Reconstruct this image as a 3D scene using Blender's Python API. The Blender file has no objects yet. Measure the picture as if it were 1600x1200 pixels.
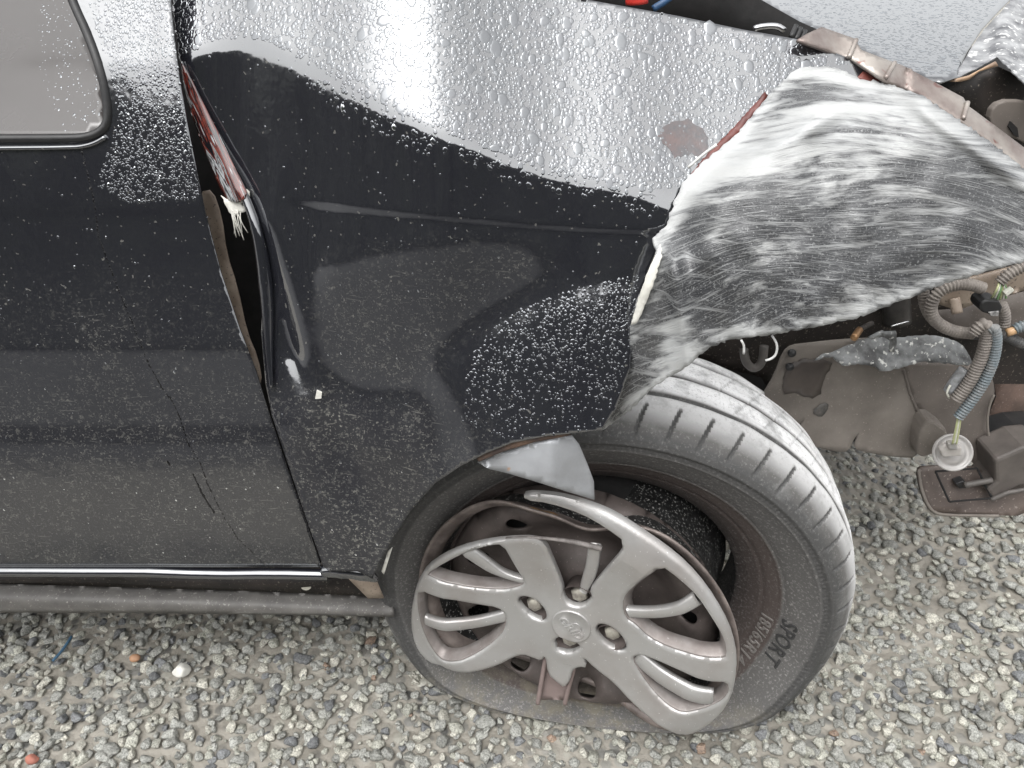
import bpy, bmesh, math, random
import numpy as np
from mathutils import Vector, Matrix
from mathutils.geometry import delaunay_2d_cdt
random.seed(7); rng = np.random.default_rng(7)
scene = bpy.context.scene
COL = scene.collection

# ------------------------------------------------------------------ camera, sky, sun, exposure
CAMZ, PITCH, FPX = 0.985, math.radians(32.0), 1200.0
cam = bpy.data.cameras.new('camera'); camo = bpy.data.objects.new('camera', cam); COL.objects.link(camo)
camo.location = (0, 0, CAMZ); camo.rotation_euler = (math.radians(90) - PITCH, 0, 0)
cam.sensor_width = 36; cam.lens = 36 * FPX / 1600; cam.clip_start = .02; cam.clip_end = 500
scene.camera = camo
SUN_EL, SUN_ROT = math.radians(62), math.radians(205)
world = bpy.data.worlds.new('World'); scene.world = world; world.use_nodes = True
nt = world.node_tree; nt.nodes.clear()
wo = nt.nodes.new('ShaderNodeOutputWorld'); bg = nt.nodes.new('ShaderNodeBackground')
sky = nt.nodes.new('ShaderNodeTexSky'); sky.sky_type = 'NISHITA'; sky.sun_disc = False
sky.sun_elevation = SUN_EL; sky.sun_rotation = SUN_ROT; sky.dust_density = 4.0; sky.air_density = 1.0
hs = nt.nodes.new('ShaderNodeHueSaturation'); hs.inputs['Saturation'].default_value = 0.06   # overcast: grey-white cloud
nt.links.new(sky.outputs[0], hs.inputs['Color']); nt.links.new(hs.outputs[0], bg.inputs['Color'])
bg.inputs['Strength'].default_value = 0.15
nt.links.new(bg.outputs[0], wo.inputs['Surface'])
sun = bpy.data.lights.new('sun', 'SUN'); sun.energy = 0.5; sun.angle = math.radians(125); sun.color = (1, .97, .93)
suno = bpy.data.objects.new('sun', sun); COL.objects.link(suno)
sd = Vector((math.sin(SUN_ROT) * math.cos(SUN_EL), math.cos(SUN_ROT) * math.cos(SUN_EL), math.sin(SUN_EL)))
suno.rotation_euler = sd.to_track_quat('Z', 'Y').to_euler()
vs = scene.view_settings
vs.view_transform = 'Standard'; vs.look = 'None'; vs.gamma = 1; vs.exposure = 1.28

# ------------------------------------------------------------------ geometry helpers
CP, SP = math.cos(PITCH), math.sin(PITCH)
def ray(px, py):
    """direction of the line of sight through a photo pixel (used only to place real points at a chosen depth Y)"""
    u = (np.asarray(px, float) - 800) / FPX; v = (600 - np.asarray(py, float)) / FPX
    return u, CP + v * SP, -SP + v * CP
def W(px, py, Y):
    dx, dy, dz = ray(px, py); k = np.asarray(Y, float) / dy
    return np.stack([dx * k, np.broadcast_to(np.asarray(Y, float), k.shape), CAMZ + dz * k], -1)
def WV(px, py, Y): return Vector(W(px, py, Y).tolist())
def hit(px, py, C, n):
    dx, dy, dz = ray(px, py); d = np.stack([dx, dy, dz], -1); o = np.array([0, 0, CAMZ])
    k = ((C - o) @ n) / (d @ n)
    return o + d * k[..., None]

def mesh_obj(name, verts, faces, mat, parent=None, smooth=True):
    me = bpy.data.meshes.new(name); me.from_pydata([tuple(map(float, v)) for v in verts], [], [tuple(map(int, f)) for f in faces]); me.update()
    if smooth: me.shade_smooth()
    o = bpy.data.objects.new(name, me); COL.objects.link(o)
    if mat: me.materials.append(mat)
    if parent: put(o, parent)
    return o
ROOTS = {}
def put(o, parent):
    o.parent = parent
    r = parent
    while r.parent: r = r.parent
    o.matrix_parent_inverse = Matrix.Translation(r.location).inverted() if parent is r else Matrix.Identity(4)
def empty(name, loc, label, cat):
    o = bpy.data.objects.new(name, None); COL.objects.link(o); o.location = loc; o.empty_display_size = .1
    o['label'] = label; o['category'] = cat
    return o
def inside(poly, x, y):
    poly = np.asarray(poly, float); r = np.zeros(np.shape(x), bool)
    x1, y1 = poly[:, 0], poly[:, 1]; x2, y2 = np.roll(x1, -1), np.roll(y1, -1)
    for a, b, c, d in zip(x1, y1, x2, y2):
        if b == d: continue
        cnd = ((b > y) != (d > y)) & (x < (c - a) * (y - b) / (d - b) + a)
        r ^= cnd
    return r
def resample(poly, step, closed=True):
    out = []; P = [np.array(p, float) for p in poly]; n = len(P)
    for i in range(n if closed else n - 1):
        a, b = P[i], P[(i + 1) % n]; L = np.linalg.norm(b - a); k = max(1, int(round(L / step)))
        for j in range(k): out.append(a + (b - a) * j / k)
    if not closed: out.append(P[-1])
    return np.array(out)
def chaikin(poly, it=2, closed=True):
    P = np.array(poly, float)
    for _ in range(it):
        if closed:
            Q = np.roll(P, -1, 0); P = np.stack([.75 * P + .25 * Q, .25 * P + .75 * Q], 1).reshape(-1, P.shape[1])
        else:
            A, B = P[:-1], P[1:]; M = np.stack([.75 * A + .25 * B, .25 * A + .75 * B], 1).reshape(-1, P.shape[1])
            P = np.concatenate([P[:1], M[1:-1], P[-1:]])
    return P
def seg_dist(poly, x, y, closed=True):
    P = np.asarray(poly, float); Q = np.roll(P, -1, 0)
    if not closed: P, Q = P[:-1], Q[:-1]
    best = np.full(np.shape(x), 1e9)
    for (a, b), (c, d) in zip(P, Q):
        L = (c - a) ** 2 + (d - b) ** 2 + 1e-9
        t = np.clip(((x - a) * (c - a) + (y - b) * (d - b)) / L, 0, 1)
        best = np.minimum(best, np.hypot(x - a - t * (c - a), y - b - t * (d - b)))
    return best
def tri2d(outline, step, holes=(), bstep=None):
    """constrained triangulation of an outline with holes"""
    bstep = bstep or step
    rings = [resample(outline, bstep)] + [resample(h, bstep) for h in holes]
    O = np.asarray(outline, float)
    gx, gy = np.meshgrid(np.arange(O[:, 0].min(), O[:, 0].max(), step), np.arange(O[:, 1].min(), O[:, 1].max(), step))
    gx = gx.copy(); gx[1::2] += step * .5
    gx, gy = gx.ravel(), gy.ravel()
    m = inside(outline, gx, gy) & (seg_dist(rings[0], gx, gy) > .55 * step)
    for h, r in zip(holes, rings[1:]):
        m &= ~inside(h, gx, gy)
        m &= seg_dist(r, gx, gy) > .55 * step
    pts, edges = [], []
    for r in rings:
        b = len(pts); pts += [tuple(p) for p in r]; edges += [(b + i, b + (i + 1) % len(r)) for i in range(len(r))]
    pts += list(zip(gx[m], gy[m]))
    vs_, _, fs, *_ = delaunay_2d_cdt([Vector(p) for p in pts], edges, [], 0, 1e-5)
    V = np.array([tuple(v) for v in vs_]); Fc = np.array([f for f in fs if len(f) == 3])
    c = V[Fc].mean(1); k = inside(rings[0], c[:, 0], c[:, 1])
    for r in rings[1:]: k &= ~inside(r, c[:, 0], c[:, 1])
    return V, Fc[k]
def sheet(name, outline, Yf, mat, parent, step=8, thick=.0015, holes=(), bstep=None, attrs=None, uvf=None, round_it=0, rag=0):
    """a pressed sheet: outline in photo pixels, every vertex at its own depth Yf(px, py)"""
    if round_it: outline = chaikin(outline, round_it)
    if rag:
        outline = resample(outline, 5); outline = outline + rng.normal(0, rag, outline.shape)
    V, Fc = tri2d(outline, step, holes, bstep)
    Y = Yf(V[:, 0], V[:, 1]) if callable(Yf) else np.full(len(V), Yf)
    P = W(V[:, 0], V[:, 1], Y)
    a, b, c = P[Fc[0]]                                   # face the camera side
    nn = np.cross(P[Fc[:, 1]] - P[Fc[:, 0]], P[Fc[:, 2]] - P[Fc[:, 0]]); cc = P[Fc].mean(1) - np.array([0, 0, CAMZ])
    flip = (nn * cc).sum(1) > 0; Fc = Fc.copy(); Fc[flip] = Fc[flip][:, ::-1]
    o = mesh_obj(name, P, Fc, mat, parent)
    me = o.data
    for k, fn in (attrs or {}).items():
        at = me.attributes.new(k, 'FLOAT', 'POINT'); at.data.foreach_set('value', np.asarray(fn(V[:, 0], V[:, 1]), np.float32))
    if uvf is not None:
        uv = me.uv_layers.new(name='UVMap'); L = np.empty(len(me.loops), np.int32); me.loops.foreach_get('vertex_index', L)
        U = np.stack(uvf(V[:, 0], V[:, 1]), -1)[L]; uv.data.foreach_set('uv', U.astype(np.float32).ravel())
    if thick:
        s = o.modifiers.new('thickness', 'SOLIDIFY'); s.thickness = thick; s.offset = -1
    return o
def tube(name, pts, r, mat, parent=None, seg=12, ring=0, pitch=.004, ripple=0, cap=True, smooth_it=2, step=.003):
    """round bar along 3D points; ripple > 0 makes it corrugated"""
    P = chaikin(np.array([tuple(p) for p in pts], float), smooth_it, False) if smooth_it else np.array([tuple(p) for p in pts], float)
    L = np.concatenate([[0], np.cumsum(np.linalg.norm(np.diff(P, axis=0), axis=1))])
    n = max(2, int(L[-1] / (pitch / 4 if ripple else step)) + 1)
    t = np.linspace(0, L[-1], n); Q = np.stack([np.interp(t, L, P[:, i]) for i in range(3)], -1)
    T = np.gradient(Q, axis=0); T /= np.linalg.norm(T, axis=1)[:, None] + 1e-12
    up = np.array([0, 0, 1.]) if abs(T[0, 2]) < .9 else np.array([1., 0, 0])
    A = []; a = np.cross(T[0], up); a /= np.linalg.norm(a)
    for k in range(n):
        a = a - T[k] * (a @ T[k]); a /= np.linalg.norm(a); A.append(a)
    A = np.array(A); B = np.cross(T, A)
    rr = np.interp(t / max(L[-1], 1e-9), np.linspace(0, 1, len(r)), r) if np.ndim(r) else np.full(n, r)
    if ripple: rr = rr * (1 + ripple * np.where(np.sin(t / pitch * 2 * np.pi) > 0, .5, -.5))
    th = np.linspace(0, 2 * np.pi, seg, endpoint=False)
    V = (Q[:, None] + rr[:, None, None] * (np.cos(th)[None, :, None] * A[:, None] + np.sin(th)[None, :, None] * B[:, None])).reshape(-1, 3)
    Fc = [(k * seg + j, k * seg + (j + 1) % seg, (k + 1) * seg + (j + 1) % seg, (k + 1) * seg + j) for k in range(n - 1) for j in range(seg)]
    if cap: Fc += [tuple(range(seg))[::-1], tuple(range((n - 1) * seg, n * seg))]
    return mesh_obj(name, V, Fc, mat, parent)
def prism(name, pts_px, Y, depth, mat, parent, bev=.0015, C=None, n=None):
    """solid block: outline in photo pixels at depth Y (or on a plane), extruded away from the viewer"""
    p = np.array(pts_px, float)
    P = W(p[:, 0], p[:, 1], Y) if C is None else hit(p[:, 0], p[:, 1], C, n)
    d = np.array([0, depth, 0]) if n is None else -n * depth
    bm = bmesh.new(); f = bm.faces.new([bm.verts.new(tuple(q)) for q in P])
    g = bmesh.ops.extrude_face_region(bm, geom=[f]); bmesh.ops.translate(bm, vec=Vector(d.tolist()), verts=[v for v in g['geom'] if isinstance(v, bmesh.types.BMVert)])
    bmesh.ops.recalc_face_normals(bm, faces=bm.faces)
    me = bpy.data.meshes.new(name); bm.to_mesh(me); bm.free(); me.materials.append(mat)
    o = bpy.data.objects.new(name, me); COL.objects.link(o); put(o, parent)
    if bev:
        b = o.modifiers.new('edge', 'BEVEL'); b.width = bev; b.segments = 2; b.limit_method = 'ANGLE'
    return o
def blur(A, s):
    r = int(3 * s) + 1; k = np.exp(-.5 * (np.arange(-r, r + 1) / s) ** 2); k /= k.sum()
    for ax in (0, 1):
        pad = [(0, 0), (0, 0)]; pad[ax] = (r, r); B = np.pad(A, pad, mode='edge')
        A = np.apply_along_axis(lambda m: np.convolve(m, k, 'valid'), ax, B)
    return A
class Grid:
    """a value map over the panel, sampled bilinearly"""
    def __init__(s, x0, x1, y0, y1, st): s.x0, s.y0, s.st = x0, y0, st; s.xs = np.arange(x0, x1 + st, st); s.ys = np.arange(y0, y1 + st, st); s.X, s.Y = np.meshgrid(s.xs, s.ys)
    def new(s, v=0.): return np.full(s.X.shape, float(v))
    def fill(s, A, poly, v): A[inside(poly, s.X, s.Y)] = v
    def f(s, A):
        def fn(px, py):
            gx = np.clip((np.asarray(px, float) - s.x0) / s.st, 0, len(s.xs) - 1.001); gy = np.clip((np.asarray(py, float) - s.y0) / s.st, 0, len(s.ys) - 1.001)
            i, j = gx.astype(int), gy.astype(int); a, b = gx - i, gy - j
            return A[j, i] * (1 - a) * (1 - b) + A[j, i + 1] * a * (1 - b) + A[j + 1, i] * (1 - a) * b + A[j + 1, i + 1] * a * b
        return fn
    def integrate(s, R, Yb, lo=-15, hi=62):
        """panel depth from the tilt of the pressed metal: R = direction the panel mirrors, in degrees above level"""
        dx, dy, dz = ray(s.X, s.Y); m = dz / dy
        t = np.radians(np.clip((R + np.degrees(np.arctan2(-dz, dy))) / 2, lo, hi))
        Y = np.zeros_like(R); Y[-1] = Yb(s.xs)
        for j in range(len(s.ys) - 2, -1, -1):
            Yc = Y[j + 1]; Z = CAMZ + m[j + 1] * Yc; tt = t[j]
            k = (CAMZ + m[j] * Yc - Z) / (np.cos(tt) - m[j] * np.sin(tt)); Y[j] = Yc + k * np.sin(tt)
        return Y

# ------------------------------------------------------------------ material helpers
def M(name):
    m = bpy.data.materials.new(name); m.use_nodes = True; t = m.node_tree; t.nodes.clear()
    return m, t, t.nodes, t.links
def N(t, kind, **kw):
    n = t.nodes.new('ShaderNode' + kind)
    for k, v in kw.items():
        if k in n.inputs: n.inputs[k].default_value = v
        else: setattr(n, k, v)
    return n
def ramp(t, src, stops, interp='LINEAR'):
    r = t.nodes.new('ShaderNodeValToRGB'); r.color_ramp.interpolation = interp; e = r.color_ramp.elements
    while len(e) < len(stops): e.new(.5)
    for el, (p, c) in zip(e, stops):
        el.position = p; el.color = (c, c, c, 1) if not hasattr(c, '__len__') else (*c, 1)
    t.links.new(src, r.inputs[0]); return r.outputs[0]
def math_(t, op, a, b=None, clamp=False):
    n = t.nodes.new('ShaderNodeMath'); n.operation = op; n.use_clamp = clamp
    for i, x in enumerate((a, b)):
        if x is None: continue
        if isinstance(x, (int, float)): n.inputs[i].default_value = x
        else: t.links.new(x, n.inputs[i])
    return n.outputs[0]
def mixc(t, fac, a, b):
    n = t.nodes.new('ShaderNodeMix'); n.data_type = 'RGBA'
    for s_, x in ((n.inputs[0], fac), (n.inputs[6], a), (n.inputs[7], b)):
        if isinstance(x, (int, float)): s_.default_value = x
        elif isinstance(x, tuple): s_.default_value = (*x, 1)
        else: t.links.new(x, s_)
    return n.outputs[2]
def coords(t, scale=(1, 1, 1), kind='Object', rot=(0, 0, 0)):
    c = t.nodes.new('ShaderNodeTexCoord'); mp = t.nodes.new('ShaderNodeMapping'); mp.inputs['Scale'].default_value = scale; mp.inputs['Rotation'].default_value = rot
    t.links.new(c.outputs[kind], mp.inputs[0]); return mp.outputs[0]
def noise(t, vec, scale, detail=4, rough=.55, dist=0):
    n = N(t, 'TexNoise', Scale=scale, Detail=detail, Roughness=rough, Distortion=dist); t.links.new(vec, n.inputs['Vector']); return n.outputs['Fac']
def bump(t, h, strength, dist=.001):
    b = N(t, 'Bump', Strength=strength, Distance=dist); t.links.new(h, b.inputs['Height']); return b.outputs[0]

def paint_material(name, ior=2.6, rough=.05, base=(.005, .005, .0065)):
    """wet black car paint: deep dark coat, mirror gloss, dust specks and fine scratches where the dirt attribute says"""
    m, t, n, l = M(name); v = coords(t)
    at = N(t, 'Attribute', attribute_name='dirt'); dirt = at.outputs['Fac']
    big = noise(t, v, 18, 4); sp = noise(t, v, 420, 2, .6); sp2 = noise(t, v, 170, 3, .7)
    vx = coords(t, (60, 60, 620), rot=(0, .7, 0)); sc = noise(t, vx, 1, 2, .5, .4)
    s1 = ramp(t, sp, [(.60, 0.), (.70, 1.)]); s2 = ramp(t, sp2, [(.56, 0.), (.72, 1.)]); s3 = ramp(t, sc, [(.66, 0.), (.73, 1.)])
    speck = math_(t, 'MAXIMUM', math_(t, 'MULTIPLY', s1, .62), math_(t, 'MULTIPLY', s2, .5))
    speck = math_(t, 'MAXIMUM', speck, math_(t, 'MULTIPLY', s3, .5))
    amt = math_(t, 'MULTIPLY', dirt, ramp(t, big, [(.3, .35), (.7, 1.)]))
    film = math_(t, 'MULTIPLY', amt, .06)
    fac = math_(t, 'ADD', math_(t, 'MULTIPLY', speck, amt), film, True)
    rare = ramp(t, noise(t, v, 260, 1, .4), [(.735, 0.), (.76, 1.)])
    fac = math_(t, 'MAXIMUM', fac, math_(t, 'MULTIPLY', rare, .4))
    dc = mixc(t, fac, base, (.24, .235, .21))
    dif = N(t, 'BsdfDiffuse'); l.new(dc, dif.inputs['Color'])
    gl = N(t, 'BsdfGlossy'); gl.inputs['Color'].default_value = (.95, .965, .975, 1)
    rr = math_(t, 'ADD', rough, math_(t, 'MULTIPLY', amt, .12)); l.new(rr, gl.inputs['Roughness'])
    fr = N(t, 'Fresnel', IOR=ior)
    bp = bump(t, math_(t, 'ADD', math_(t, 'MULTIPLY', noise(t, v, 30, 3), 1.), math_(t, 'MULTIPLY', speck, math_(t, 'MULTIPLY', amt, .12))), .10, .004)
    l.new(bp, gl.inputs['Normal']); l.new(bp, fr.inputs['Normal'])
    f2 = math_(t, 'MULTIPLY', fr.outputs[0], math_(t, 'SUBTRACT', 1, math_(t, 'MULTIPLY', fac, .7)))
    f2 = math_(t, 'MULTIPLY', f2, math_(t, 'SUBTRACT', 1, math_(t, 'MULTIPLY', dirt, .66), True))
    mx = N(t, 'MixShader'); l.new(f2, mx.inputs[0]); l.new(dif.outputs[0], mx.inputs[1]); l.new(gl.outputs[0], mx.inputs[2])
    o = N(t, 'OutputMaterial'); l.new(mx.outputs[0], o.inputs['Surface']); return m
def pbr(name, c1, c2=None, rough=.5, metal=0., scale=60, spec=.5, bumps=.15, spk=None, spk_scale=300, spk_th=.62, detail=5, rough2=None, dist=.002, vec_scale=(1, 1, 1)):
    """two-tone mottled surface with relief and optional specks"""
    m, t, n, l = M(name); v = coords(t, vec_scale); p = N(t, 'BsdfPrincipled'); o = N(t, 'OutputMaterial'); l.new(p.outputs[0], o.inputs[0])
    f = noise(t, v, scale, detail, .6)
    col = mixc(t, ramp(t, f, [(.35, 0.), (.65, 1.)]), c1, c2 or tuple(x * .6 for x in c1))
    if spk:
        s = ramp(t, noise(t, v, spk_scale, 2, .6), [(spk_th, 0.), (spk_th + .07, 1.)])
        col = mixc(t, s, col, spk)
    l.new(col, p.inputs['Base Color']); p.inputs['Metallic'].default_value = metal; p.inputs['Specular IOR Level'].default_value = spec
    l.new(ramp(t, noise(t, v, scale * .6, 3), [(.3, rough), (.7, rough2 if rough2 is not None else min(1, rough + .15))]), p.inputs['Roughness'])
    if bumps: l.new(bump(t, noise(t, v, scale * 2.5, 5, .65), bumps, dist), p.inputs['Normal'])
    return m

PAINT = paint_material('wet_black_paint', 2.75, .06, (.014, .0145, .0185))
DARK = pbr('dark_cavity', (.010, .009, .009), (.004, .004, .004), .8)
DARKBROWN = pbr('dark_brown_grime', (.035, .027, .023), (.012, .010, .009), .6, scale=25, spk=(.14, .12, .10))
BLACKPLAST = pbr('black_plastic', (.012, .012, .013), (.02, .02, .02), .35)
SHIELD = pbr('dusty_brown_plastic', (.18, .16, .14), (.11, .096, .083), .65, scale=14, spk=(.26, .23, .2), spk_scale=420, spk_th=.66, bumps=.1)
SHIELD2 = pbr('dusty_grey_brown_plastic', (.13, .112, .098), (.08, .068, .06), .6, scale=14, spk=(.24, .21, .19), spk_scale=420, spk_th=.66, bumps=.1)
TORN = pbr('torn_grey_plastic', (.27, .28, .28), (.05, .05, .05), .45, scale=38, spk=(.55, .55, .52), spk_scale=160, spk_th=.6, bumps=.4)
BEIGE = pbr('beige_painted_metal', (.33, .27, .215), (.20, .155, .12), .4, scale=22, spk=(.08, .06, .05))
RAILMET = pbr('scraped_bracket_metal', (.36, .33, .30), (.17, .13, .12), .32, metal=.55, scale=20, spk=(.16, .05, .04), spk_scale=60, spk_th=.66)
RAWSTEEL = pbr('bare_grey_steel', (.36, .37, .385), (.26, .265, .27), .42, metal=.5, scale=18, spk=(.36, .20, .10), spk_scale=45, spk_th=.71)
CAPPAINT = None

# ------------------------------------------------------------------ the setting
def struct(o): o['kind'] = 'structure'; return o
m, t, n, l = M('wet_mud_ground'); v = coords(t); p = N(t, 'BsdfPrincipled'); o_ = N(t, 'OutputMaterial'); l.new(p.outputs[0], o_.inputs[0])
wet = ramp(t, noise(t, v, 6, 4), [(.42, 0.), (.6, 1.)])
l.new(mixc(t, noise(t, v, 45, 5, .65), mixc(t, wet, (.25, .232, .20), (.17, .155, .13)), (.32, .30, .26)), p.inputs['Base Color'])
l.new(ramp(t, wet, [(0, .75), (1, .35)]), p.inputs['Roughness']); l.new(bump(t, noise(t, v, 160, 5, .7), .5, .006), p.inputs['Normal'])
vo = N(t, 'TexVoronoi', Scale=52.0); l.new(v, vo.inputs['Vector']); vd = vo.outputs['Distance']
sepc = t.nodes.new('ShaderNodeSeparateColor'); l.new(vo.outputs['Color'], sepc.inputs[0])
cell = ramp(t, sepc.outputs[0], [(0, (.055, .055, .052)), (.5, (.20, .196, .18)), (.85, (.30, .29, .25)), (1, (.46, .45, .40))])
stn = math_(t, 'MULTIPLY', ramp(t, vd, [(.34, 1.), (.5, 0.)]), ramp(t, noise(t, v, 5, 4), [(.45, 1.), (.62, .25)]))
bc_ = p.inputs['Base Color'].links[0].from_socket
l.new(mixc(t, stn, bc_, cell), p.inputs['Base Color'])
l.new(bump(t, math_(t, 'SUBTRACT', math_(t, 'MULTIPLY', noise(t, v, 160, 5, .7), .4), vd), .7, .008), p.inputs['Normal'])
GROUNDM = m
struct(mesh_obj('ground', [(-60, -60, 0), (60, -60, 0), (60, 60, 0), (-60, 60, 0)], [(0, 1, 2, 3)], GROUNDM))

ASPH = pbr('added_dark_asphalt', (.050, .050, .049), (.032, .032, .033), .45, scale=9, spk=(.16, .155, .14), spk_scale=90, spk_th=.6, bumps=.5, dist=.004)
struct(mesh_obj('added_road', [(-40, -3.4, .004), (40, -3.4, .004), (40, -.22, .004), (-40, -.22, .004)], [(0, 1, 2, 3)], ASPH))  # dark strip added behind the camera to darken the paint's reflections
# gravel: loose stones, sunk into the mud to different depths
m, t, n, l = M('crushed_grey_gravel'); v = coords(t); p = N(t, 'BsdfPrincipled'); o_ = N(t, 'OutputMaterial'); l.new(p.outputs[0], o_.inputs[0])
at = N(t, 'Attribute', attribute_name='stone_colour')
sp = ramp(t, noise(t, v, 420, 4, .7), [(.36, .45), (.52, 1.), (.68, 1.45)])
mu = N(t, 'Mix'); mu.data_type = 'RGBA'; mu.blend_type = 'MULTIPLY'; mu.inputs[0].default_value = 1; l.new(at.outputs['Color'], mu.inputs[6]); l.new(sp, mu.inputs[7])
l.new(mu.outputs[2], p.inputs['Base Color']); l.new(ramp(t, noise(t, v, 30, 3), [(.35, .28), (.65, .65)]), p.inputs['Roughness'])
l.new(bump(t, noise(t, v, 260, 5, .7), .55, .004), p.inputs['Normal']); GRAVELM = m
def ico(sub):
    bm = bmesh.new(); bmesh.ops.create_icosphere(bm, subdivisions=sub, radius=1); V = np.array([v.co[:] for v in bm.verts]); Fc = np.array([[v.index for v in f.verts] for f in bm.faces]); bm.free(); return V, Fc
def stone_protos(sub, k):
    V, Fc = ico(sub); out = []
    for i in range(k):
        r_ = np.random.default_rng(100 + i); P = V.copy()
        for _ in range(12):                              # chip flat facets off, like crushed rock
            d = r_.normal(size=3); d /= np.linalg.norm(d); h = r_.uniform(.42, .82); s = P @ d; P -= np.clip(s - h, 0, None)[:, None] * d * .97
        for _ in range(3):
            d = r_.normal(size=3) * 2.2; P *= 1 + .05 * np.sin(V @ d + r_.uniform(0, 6))[:, None]
        out.append(P)
    return out, Fc
def lowfreq(x, y, seed, sc):
    r_ = np.random.default_rng(seed); s = 0
    for i in range(7):
        a = r_.uniform(0, 2 * np.pi); k = sc * r_.uniform(.5, 1.8); s = s + np.sin(k * (x * math.cos(a) + y * math.sin(a)) + r_.uniform(0, 6))
    return s / 2.6
def scatter(x0, x1, y0, y1, sp, rmin, rmax, z):
    gx, gy = np.meshgrid(np.arange(x0, x1, sp), np.arange(y0, y1, sp)); gx = gx.ravel() + rng.uniform(-.55, .55, gx.size) * sp; gy = gy.ravel() + rng.uniform(-.55, .55, gy.size) * sp
    r = rmin + (rmax - rmin) * rng.random(gx.size) ** 1.6
    return gx, gy, r, np.full(gx.size, z) 
def stones(groups, sub, protos_n):
    pr, Fc = stone_protos(sub, protos_n); VV, FF, CC = [], [], []; b = 0
    for gx, gy, r, z in groups:
        mud = lowfreq(gx, gy, 5, 9.) + .35 * lowfreq(gx, gy, 9, 30.) + np.where((gx > .35) & (gy > .72), .5, 0)
        for i in range(len(gx)):
            P = pr[rng.integers(len(pr))] * (r[i] * np.array([rng.uniform(.8, 1.25), rng.uniform(.75, 1.15), rng.uniform(.6, .95)]))
            a, bb = rng.uniform(0, 6.28), rng.uniform(-.6, .6); ca, sa, cb, sb = math.cos(a), math.sin(a), math.cos(bb), math.sin(bb)
            P = P @ np.array([[1, 0, 0], [0, cb, -sb], [0, sb, cb]]) @ np.array([[ca, -sa, 0], [sa, ca, 0], [0, 0, 1]])
            sink = r[i] * (.15 + .62 * min(1, max(0, (mud[i] - .25) * 1.2)))
            P = P + np.array([gx[i], gy[i], z[i] + r[i] * .55 - sink])
            u = rng.random()
            if u < .52: g = rng.uniform(.21, .35); c = (g, g * 1.005, g * .92)
            elif u < .76: g = rng.uniform(.28, .43); c = (g, g * .995, g * .86)
            elif u < .83: g = rng.uniform(.12, .19); c = (g, g * 1.03, g * 1.05)
            elif u < .996: g = rng.uniform(.32, .5); c = (g, g * .97, g * .84)
            else: g = rng.uniform(.18, .26); c = (g * 1.1, g * .8, g * .6)
            VV.append(P); FF.append(Fc + b); CC.append(np.tile([*c, 1.], (len(P), 1))); b += len(P)
    return np.concatenate(VV), np.concatenate(FF), np.concatenate(CC)
near = [scatter(-.95, 1.1, .44, .86, .0144, .0060, .0120, 0.), scatter(-.95, 1.1, .44, .86, .03, .003, .006, .002)]
far = [scatter(-1.7, -.95, .2, .95, .018, .0075, .0135, 0.), scatter(1.1, 1.9, .2, 1.3, .018, .0075, .0135, 0.), scatter(-.95, 1.1, .15, .44, .02, .0075, .0135, 0.), scatter(.2, 1.1, .86, 1.35, .018, .0075, .0135, 0.)]
V1, F1, C1 = stones(near[:1], 3, 14); V2, F2, C2 = stones(near[1:] + far, 2, 14)
Vg = np.concatenate([V1, V2]); Fg = np.concatenate([F1, F2 + len(V1)]); Cg = np.concatenate([C1, C2])
me = bpy.data.meshes.new('gravel'); me.vertices.add(len(Vg)); me.vertices.foreach_set('co', Vg.astype(np.float32).ravel())
me.loops.add(Fg.size); me.loops.foreach_set('vertex_index', Fg.astype(np.int32).ravel()); me.polygons.add(len(Fg)); me.polygons.foreach_set('loop_start', np.arange(0, Fg.size, 3, dtype=np.int32))
me.update(calc_edges=True); me.shade_smooth(); ca = me.attributes.new('stone_colour', 'FLOAT_COLOR', 'POINT'); ca.data.foreach_set('color', Cg.astype(np.float32).ravel())
me.materials.append(GRAVELM); gro = bpy.data.objects.new('gravel', me); COL.objects.link(gro)
gro['kind'] = 'stuff'; gro['label'] = 'loose wet grey and cream crushed gravel around the flat tyre'; gro['category'] = 'gravel'

# dark greenery added out of view so the paint has something to mirror
DARK_LEAFM = pbr('added_dark_leaves', (.030, .036, .022), (.012, .014, .010), .7, scale=3, bumps=.6)
def added_hedge(name, p0, p1, h, d, label):
    p0, p1 = np.array(p0, float), np.array(p1, float); L = np.linalg.norm(p1 - p0); ax = (p1 - p0) / L; nr = np.array([-ax[1], ax[0]])
    nu, nv = int(L / .25), 14; prof = [(0, 0), (-.5, .02), (-.5, .3), (-.52, .6), (-.48, .85), (-.34, .98), (0, 1.02), (.34, .98), (.48, .85), (.52, .6), (.5, .3), (.5, .02)]
    V, Fc = [], []
    for i in range(nu + 1):
        for a, b in prof:
            q = p0 + ax * L * i / nu + nr * a * d; j = rng.normal(0, .09, 3) * (b > .05)
            V.append((q[0] + j[0], q[1] + j[1], max(0, b * h + j[2])))
    k = len(prof)
    for i in range(nu):
        for j in range(k): Fc.append((i * k + j, i * k + (j + 1) % k, (i + 1) * k + (j + 1) % k, (i + 1) * k + j))
    Fc += [tuple(range(k)), tuple(range(nu * k, nu * k + k))[::-1]]
    o = mesh_obj(name, V, Fc, DARK_LEAFM, None, False); o['label'] = label; o['category'] = 'added_hedge'; return o
added_hedge('added_hedge', (-16, -4.2), (16, -4.2), 2.3, 1.4, 'unseen dark greenery added behind the camera for the paint to mirror')

# ------------------------------------------------------------------ the car
car = empty('crashed_car', (-.2, 1.2, 0), 'crashed black car, wet, with crumpled front fender and flat front tyre', 'car')

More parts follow.
